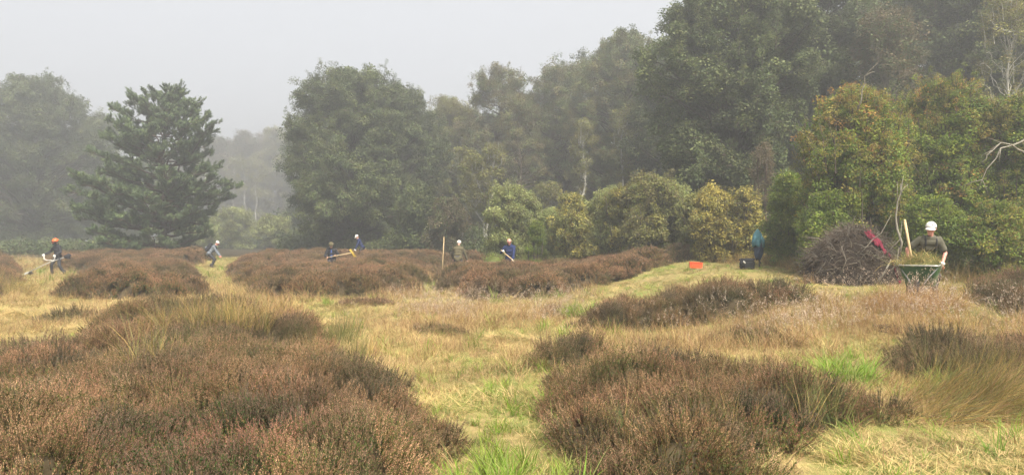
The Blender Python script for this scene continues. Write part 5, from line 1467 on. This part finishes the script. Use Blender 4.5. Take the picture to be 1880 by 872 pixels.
# ------------------------------------------------------------------ brush pile and things left on the grass
PX, PD = 1562, 18.2
pbx, pby = X(PX, PD), PD; pbz = tz(pbx, pby)
PH = Z(420, PD) - pbz
random.seed(11)
t = thing('brush_pile', 'big pile of cut heather and dry branches on the grass', 'pile', (pbx, pby, pbz))
PRX, PRY = 82 / F * PD, 0.85
def pile_z(x, y):
    q = (abs(x) / PRX) ** 2.6 + (abs(y) / PRY) ** 2.2
    return PH * max(0, 1 - q) ** 0.42 * (0.90 + 0.10 * math.sin(3.1 * x + 1) - 0.10 * (x > 0.25) * min(1, (x - 0.25) * 1.6))
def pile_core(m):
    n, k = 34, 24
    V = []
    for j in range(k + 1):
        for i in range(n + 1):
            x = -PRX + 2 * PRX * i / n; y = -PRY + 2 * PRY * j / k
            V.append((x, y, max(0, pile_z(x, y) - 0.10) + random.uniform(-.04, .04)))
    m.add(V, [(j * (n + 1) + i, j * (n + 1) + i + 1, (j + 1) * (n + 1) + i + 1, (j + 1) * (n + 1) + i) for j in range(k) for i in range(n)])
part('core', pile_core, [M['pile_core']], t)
M['pile_twig'] = mat('pile_twig', (0.075, 0.056, 0.042), 0.9, 0.1, 0.55, 3)
M['pile_grey'] = mat('pile_grey', (0.16, 0.14, 0.11), 0.9, 0.1, 0.4, 3)
def twigs(m):
    for i in range(4200):
        x = random.uniform(-PRX, PRX); y = random.uniform(-PRY, PRY * 0.6)
        z = pile_z(x, y)
        if z < 0.04: continue
        p = Vector((x, y, z * random.uniform(0.15, 1.0) if y < -0.3 else z)) + Vector((random.gauss(0, .03), random.gauss(-0.02, .04), random.gauss(0, .03)))
        a = random.gauss(0, 0.9) + random.choice((0, math.pi)); L = random.uniform(.12, .48)
        d = Vector((math.cos(a), random.gauss(0, .35), math.sin(a) * 0.7 + random.gauss(-.12, .3))).normalized() * L
        # follow the heap's side
        mid = p + d * .5 + Vector((0, -.03, random.uniform(-.02, .05))); e = p + d + Vector((0, random.uniform(-.05, .02), random.uniform(-.16, .03)))
        m.tube([p, mid, e], [random.uniform(.004, .010), .005, .0025], 3, 1 if random.random() < .25 else 0, False)
o = part('twigs', twigs, [M['pile_twig'], M['pile_grey']], t, False)
o['kind'] = 'stuff'
for a0, a1, a2, r in (((-.9, -.5, 1.05), (-1.05, -.6, 1.12), (-1.45, -.6, 1.16), .012), ((.25, -.85, .12), (.45, -.8, .36), (.62, -.72, .62), .032), ((-.1, -.7, .75), (.05, -.75, .95), (.22, -.7, 1.12), .014),
                      ((.55, -.7, .8), (.9, -.6, 1.1), (1.0, -.5, 1.55), .013), ((.1, -.6, 1.0), (.5, -.5, 1.25), (.85, -.3, 1.7), .012), ((-.6, -.8, .3), (-.5, -.86, .6), (-.55, -.7, .95), .014), ((.5, -.8, .3), (.72, -.78, .52), (.82, -.7, .9), .016)):
    part('branch', lambda m: m.tube([a0, a1, a2], [r, r * .8, r * .4], 6), [M['dead_wood'] if r > .03 else M['pile_grey']], t)

def cloth_mesh(fn, n, k, m, thick=0.012):
    """a crumpled sheet with two sides"""
    V = [Vector(fn(i / n, j / k)) for j in range(k + 1) for i in range(n + 1)]
    w = n + 1
    Fc = [(j * w + i, j * w + i + 1, (j + 1) * w + i + 1, (j + 1) * w + i) for j in range(k) for i in range(n)]
    me = mesh_from('cloth', V, Fc, [m], None, True)
    bm = bmesh.new(); bm.from_mesh(me); bmesh.ops.recalc_face_normals(bm, faces=bm.faces)
    bmesh.ops.solidify(bm, geom=bm.faces[:], thickness=thick); bm.to_mesh(me); bm.free()
    me.polygons.foreach_set('use_smooth', np.ones(len(me.polygons), dtype=bool))
    return me
def red_fn(u, v):
    x = .20 + .36 * u + .04 * math.sin(9 * v); y = -.62 + .42 * v
    return (x, y, pile_z(x, y) + .03 + .05 * math.sin(13 * u + 5 * v) * math.sin(8 * v + 2) + .03 * math.sin(31 * u + 3) - .10 * (u > .55) * (u - .55))
t = thing('red_garment', 'crumpled dark red jacket thrown on the brush pile', 'jacket', (pbx, pby, pbz))
obj('body', cloth_mesh(red_fn, 26, 16, M['red_cloth']), t)
def slv(u, v):
    a = 6.283 * v; p = Vector((.58 + .28 * u, -.66 + .02 * math.sin(9 * u), 0)); p.z = pile_z(min(p.x, PRX * .9), p.y) + .06 + .02 * math.sin(14 * u)
    return (p.x, p.y + .045 * math.cos(a), p.z + .045 * math.sin(a) * (1 + .25 * math.sin(20 * u)))
obj('sleeve', cloth_mesh(slv, 12, 10, M['red_cloth'], .006), t)

# coat hanging from a bare stem
M['teal'] = mat('teal_cloth', (0.055, 0.155, 0.185), 0.7, 0.3, 0.25, 6)
M['dark_blue'] = mat('dark_blue_cloth', (0.018, 0.035, 0.065), 0.7, 0.3, 0.25, 6)
CD = 23.5; cx = X(1391, CD); cz = tz(cx, CD)
zt = Z(421, CD) - cz; zb_ = Z(476, CD) - cz; zm = Z(448, CD) - cz
t = thing('stake', 'thin bare stem carrying the hanging teal jacket', 'stem', (cx, CD, cz))
part('stem', lambda m: m.tube([(.10, .12, -.05), (.06, .10, .8), (.0, .05, zt - .02)], [.025, .02, .012], 7), [M['bark_grey']], t)
part('side_twig', lambda m: m.tube([(.05, .09, 1.0), (.2, .12, 1.25), (.3, .1, 1.6)], [.012, .009, .005], 5), [M['bark_grey']], t)
t = thing('teal_jacket', 'teal jacket hanging from a stem beside the yellow bush', 'jacket', (cx, CD, cz))
def coat(u, v):
    a = 6.283 * u; h = v
    w = np.interp(h, [0, .12, .35, .7, 1], [.025, .07, .14, .17, .15]); z = zt + (zm - .05 - zt) * h + .05 * math.sin(a * 2 + 1) * h
    f_ = 1 + .16 * math.sin(5 * a + 2 * h) * h
    return (.02 * h + w * f_ * math.cos(a) - .04 * h * h, .02 + .55 * w * f_ * math.sin(a), z)
obj('body', cloth_mesh(coat, 34, 14, M['teal'], .008), t)
part('sleeve', lambda m: m.tube([(-.07, -.05, zt - .22), (-.14, -.07, zt - .36), (-.15, -.06, zt - .55)], [.04, .05, .042], 10), [M['teal']], t)
part('sleeve', lambda m: m.tube([(.08, -.06, zt - .2), (.15, -.07, zt - .36), (.17, -.05, zt - .58)], [.04, .05, .04], 10), [M['teal']], t)
t = thing('dark_trousers', 'dark blue waterproof trousers hanging below the teal jacket', 'clothing', (cx, CD, cz))
def trou(u, v):
    a = 6.283 * u; w = np.interp(v, [0, .3, .7, 1], [.10, .13, .12, .07]) ; z = zm + .08 + (zb_ - zm - .08) * v
    f_ = 1 + .2 * math.sin(4 * a + 3 * v)
    return (.06 + .02 * v + w * f_ * math.cos(a) - .06 * v * v, .05 + .6 * w * f_ * math.sin(a), z + .03 * math.sin(3 * a) * v)
obj('body', cloth_mesh(trou, 30, 14, M['dark_blue'], .008), t)
part('waistband', lambda m: m.tube([(.06 + .11 * math.cos(q), .05 + .065 * math.sin(q), zm + .08) for q in np.linspace(0, 6.283, 17)], .012, 6), [M['dark_blue']], t)

# black rucksack lying in the grass
bx_, by_ = X(1370, 22.8), 22.8; bz_ = tz(bx_, by_)
t = thing('rucksack', 'black rucksack lying on its side beside the hanging clothes', 'bag', (bx_, by_, bz_), 0.35)
t.scale = (0.85, 0.85, 0.8)
mb = MB(); mb.capsule((-.12, 0, .22), .15, (.18, 0, .22), .17); mb.capsule((-.10, .05, .12), .14, (.2, .05, .12), .15); mb.box((.04, -.02, .16), (.42, .3, .26))
obj('pack_body', remeshed(mb, .02, [M['black']], 6), t)
mb = MB(); mb.capsule((-.22, -.10, .34), .05, (.26, -.10, .37), .045); mb.capsule((-.22, .06, .37), .05, (.30, .06, .39), .045)
obj('flap', remeshed(mb, .016, [M['charcoal']], 5), t)
part('strap', lambda m: m.tube([(-.24, -.16, .34), (-.36, -.2, .42), (-.42, -.2, .30), (-.36, -.2, .16), (-.24, -.17, .14)], .022, 6), [M['black']], t)
part('strap', lambda m: m.tube([(.2, -.12, .40), (.36, -.1, .44), (.52, -.06, .36), (.62, -.02, .22)], .02, 6), [M['black']], t)
part('buckle', lambda m: m.capsule((-.26, -.20, .30), .03, (-.22, -.21, .26), .028), [M['white_cloth']], t)

# orange crate
ox, oy = X(1277, 24.5), 24.5
M['orange_plastic'] = mat('orange_plastic', (0.85, 0.10, 0.03), 0.45, 0.4, 0.08)
OW, OD_, OH = 21.5 / F * oy, 0.28, 0.19
t = thing('plastic_crate', 'bright orange plastic crate on the mown grass', 'crate', (ox, oy, Z(492, oy)), -0.06)
t.rotation_euler = (0, R(3), -0.1)
w2, th = OW / 2, .012
part('base', lambda m: m.box((0, 0, .006), (OW - .03, OD_ - .03, th)), [M['orange_plastic']], t, False)
def fw(m):
    hx_, hz_ = -w2 * .66, OH * .72
    m.box((hx_ - .038 - (w2 + hx_ - .038) / 2 + .0, -OD_ / 2, OH / 2), (w2 + hx_ - .038, th, OH))
    m.box(((w2 + hx_ + .038) / 2 + .0, -OD_ / 2, OH / 2), (w2 - hx_ - .038, th, OH))
    m.box((hx_, -OD_ / 2, (hz_ - .02) / 2), (.076, th, hz_ - .02))
    m.box((hx_, -OD_ / 2, (OH + hz_ + .02) / 2), (.076, th, OH - hz_ - .02))
part('front_wall', fw, [M['orange_plastic']], t, False)
part('side_wall', lambda m: m.box((0, OD_ / 2, OH / 2), (OW, th, OH)), [M['orange_plastic']], t, False)
for s in (-1, 1):
    part('side_wall', lambda m: m.box((s * (w2 - .007), 0, OH / 2), (th, OD_ - .016, OH - .002)), [M['orange_plastic']], t, False)
part('rim', lambda m: [m.box(c, z) for c, z in (((0, -OD_ / 2 - .012, OH - .008), (OW + .03, .016, .018)), ((0, OD_ / 2 + .012, OH - .008), (OW + .03, .016, .018)))], [M['orange_plastic']], t, False)

# pale dead branches and broken stem in front of the young oaks
random.seed(3)
def bare_branch(label, pts, r, name='dead_branch'):
    base = Vector(pts[0]); t = thing(name, label, 'branch', base, 0, 'bare pale branches at the wood edge')
    P_ = [Vector(p) - base for p in pts]
    S_ = []
    for i in range(len(P_) - 1):
        S_ += [P_[i], P_[i].lerp(P_[i + 1], .5) + Vector((random.gauss(0, .03), random.gauss(0, .03), random.gauss(0, .03)))]
    S_.append(P_[-1])
    part('limb', lambda m: m.tube(S_, [r * (1 - .75 * i / (len(S_) - 1)) for i in range(len(S_))], 6), [M['dead_wood']], t)
    for i in range(3):
        k = random.randint(len(S_) // 3, len(S_) - 2); d = (S_[k + 1] - S_[k]).normalized()
        e = S_[k] + (d + Vector((random.gauss(0, .6), random.gauss(0, .3), random.gauss(.1, .5)))).normalized() * random.uniform(.25, .55)
        part('twig', lambda m: m.tube([S_[k], S_[k].lerp(e, .5) + Vector((0, 0, .03)), e], [r * .35, r * .25, r * .12], 5), [M['dead_wood']], t)
    return t
W = lambda px, py, d: (X(px, d), d, Z(py, d))
bare_branch('pale dead branch arching over the right edge, upper one', [W(1900, 245, 19.2), W(1872, 262, 19.0), W(1838, 272, 18.8), W(1812, 310, 18.7), W(1795, 350, 18.8)], .030)
bare_branch('pale dead branch at the right edge, lower fork', [W(1900, 292, 18.6), W(1870, 275, 18.5), W(1838, 262, 18.4), W(1812, 285, 18.4), W(1800, 300, 18.4)], .026)
bare_branch('broken pale birch stem standing behind the fork handle', [W(1650, 470, 18.6), W(1647, 420, 18.6), W(1648, 370, 18.6), W(1654, 337, 18.6)], .036)
bare_branch('bare twig crowning the orange tipped young oak', [W(1575, 200, 20.5), W(1583, 165, 20.4), W(1588, 140, 20.3), W(1606, 132, 20.3)], .022)

# ------------------------------------------------------------------ mist
def build_haze():
    m = bpy.data.materials.new('haze'); m.use_nodes = True
    n, l = m.node_tree.nodes, m.node_tree.links
    n.clear()
    out = n.new('ShaderNodeOutputMaterial'); v = n.new('ShaderNodeVolumePrincipled')
    v.inputs['Color'].default_value = (0.95, 0.955, 0.95, 1)
    v.inputs['Density'].default_value = 0.0056
    v.inputs['Anisotropy'].default_value = 0.45
    l.new(v.outputs[0], out.inputs['Volume'])
    mb = MB()
    mb.box((0, 92, 14.6), (310, 260, 33))
    o = obj('haze', mb.mesh('haze', [m]))
    o['kind'] = 'stuff'
    o['label'] = 'thin grey mist hanging over the heath'
build_haze()
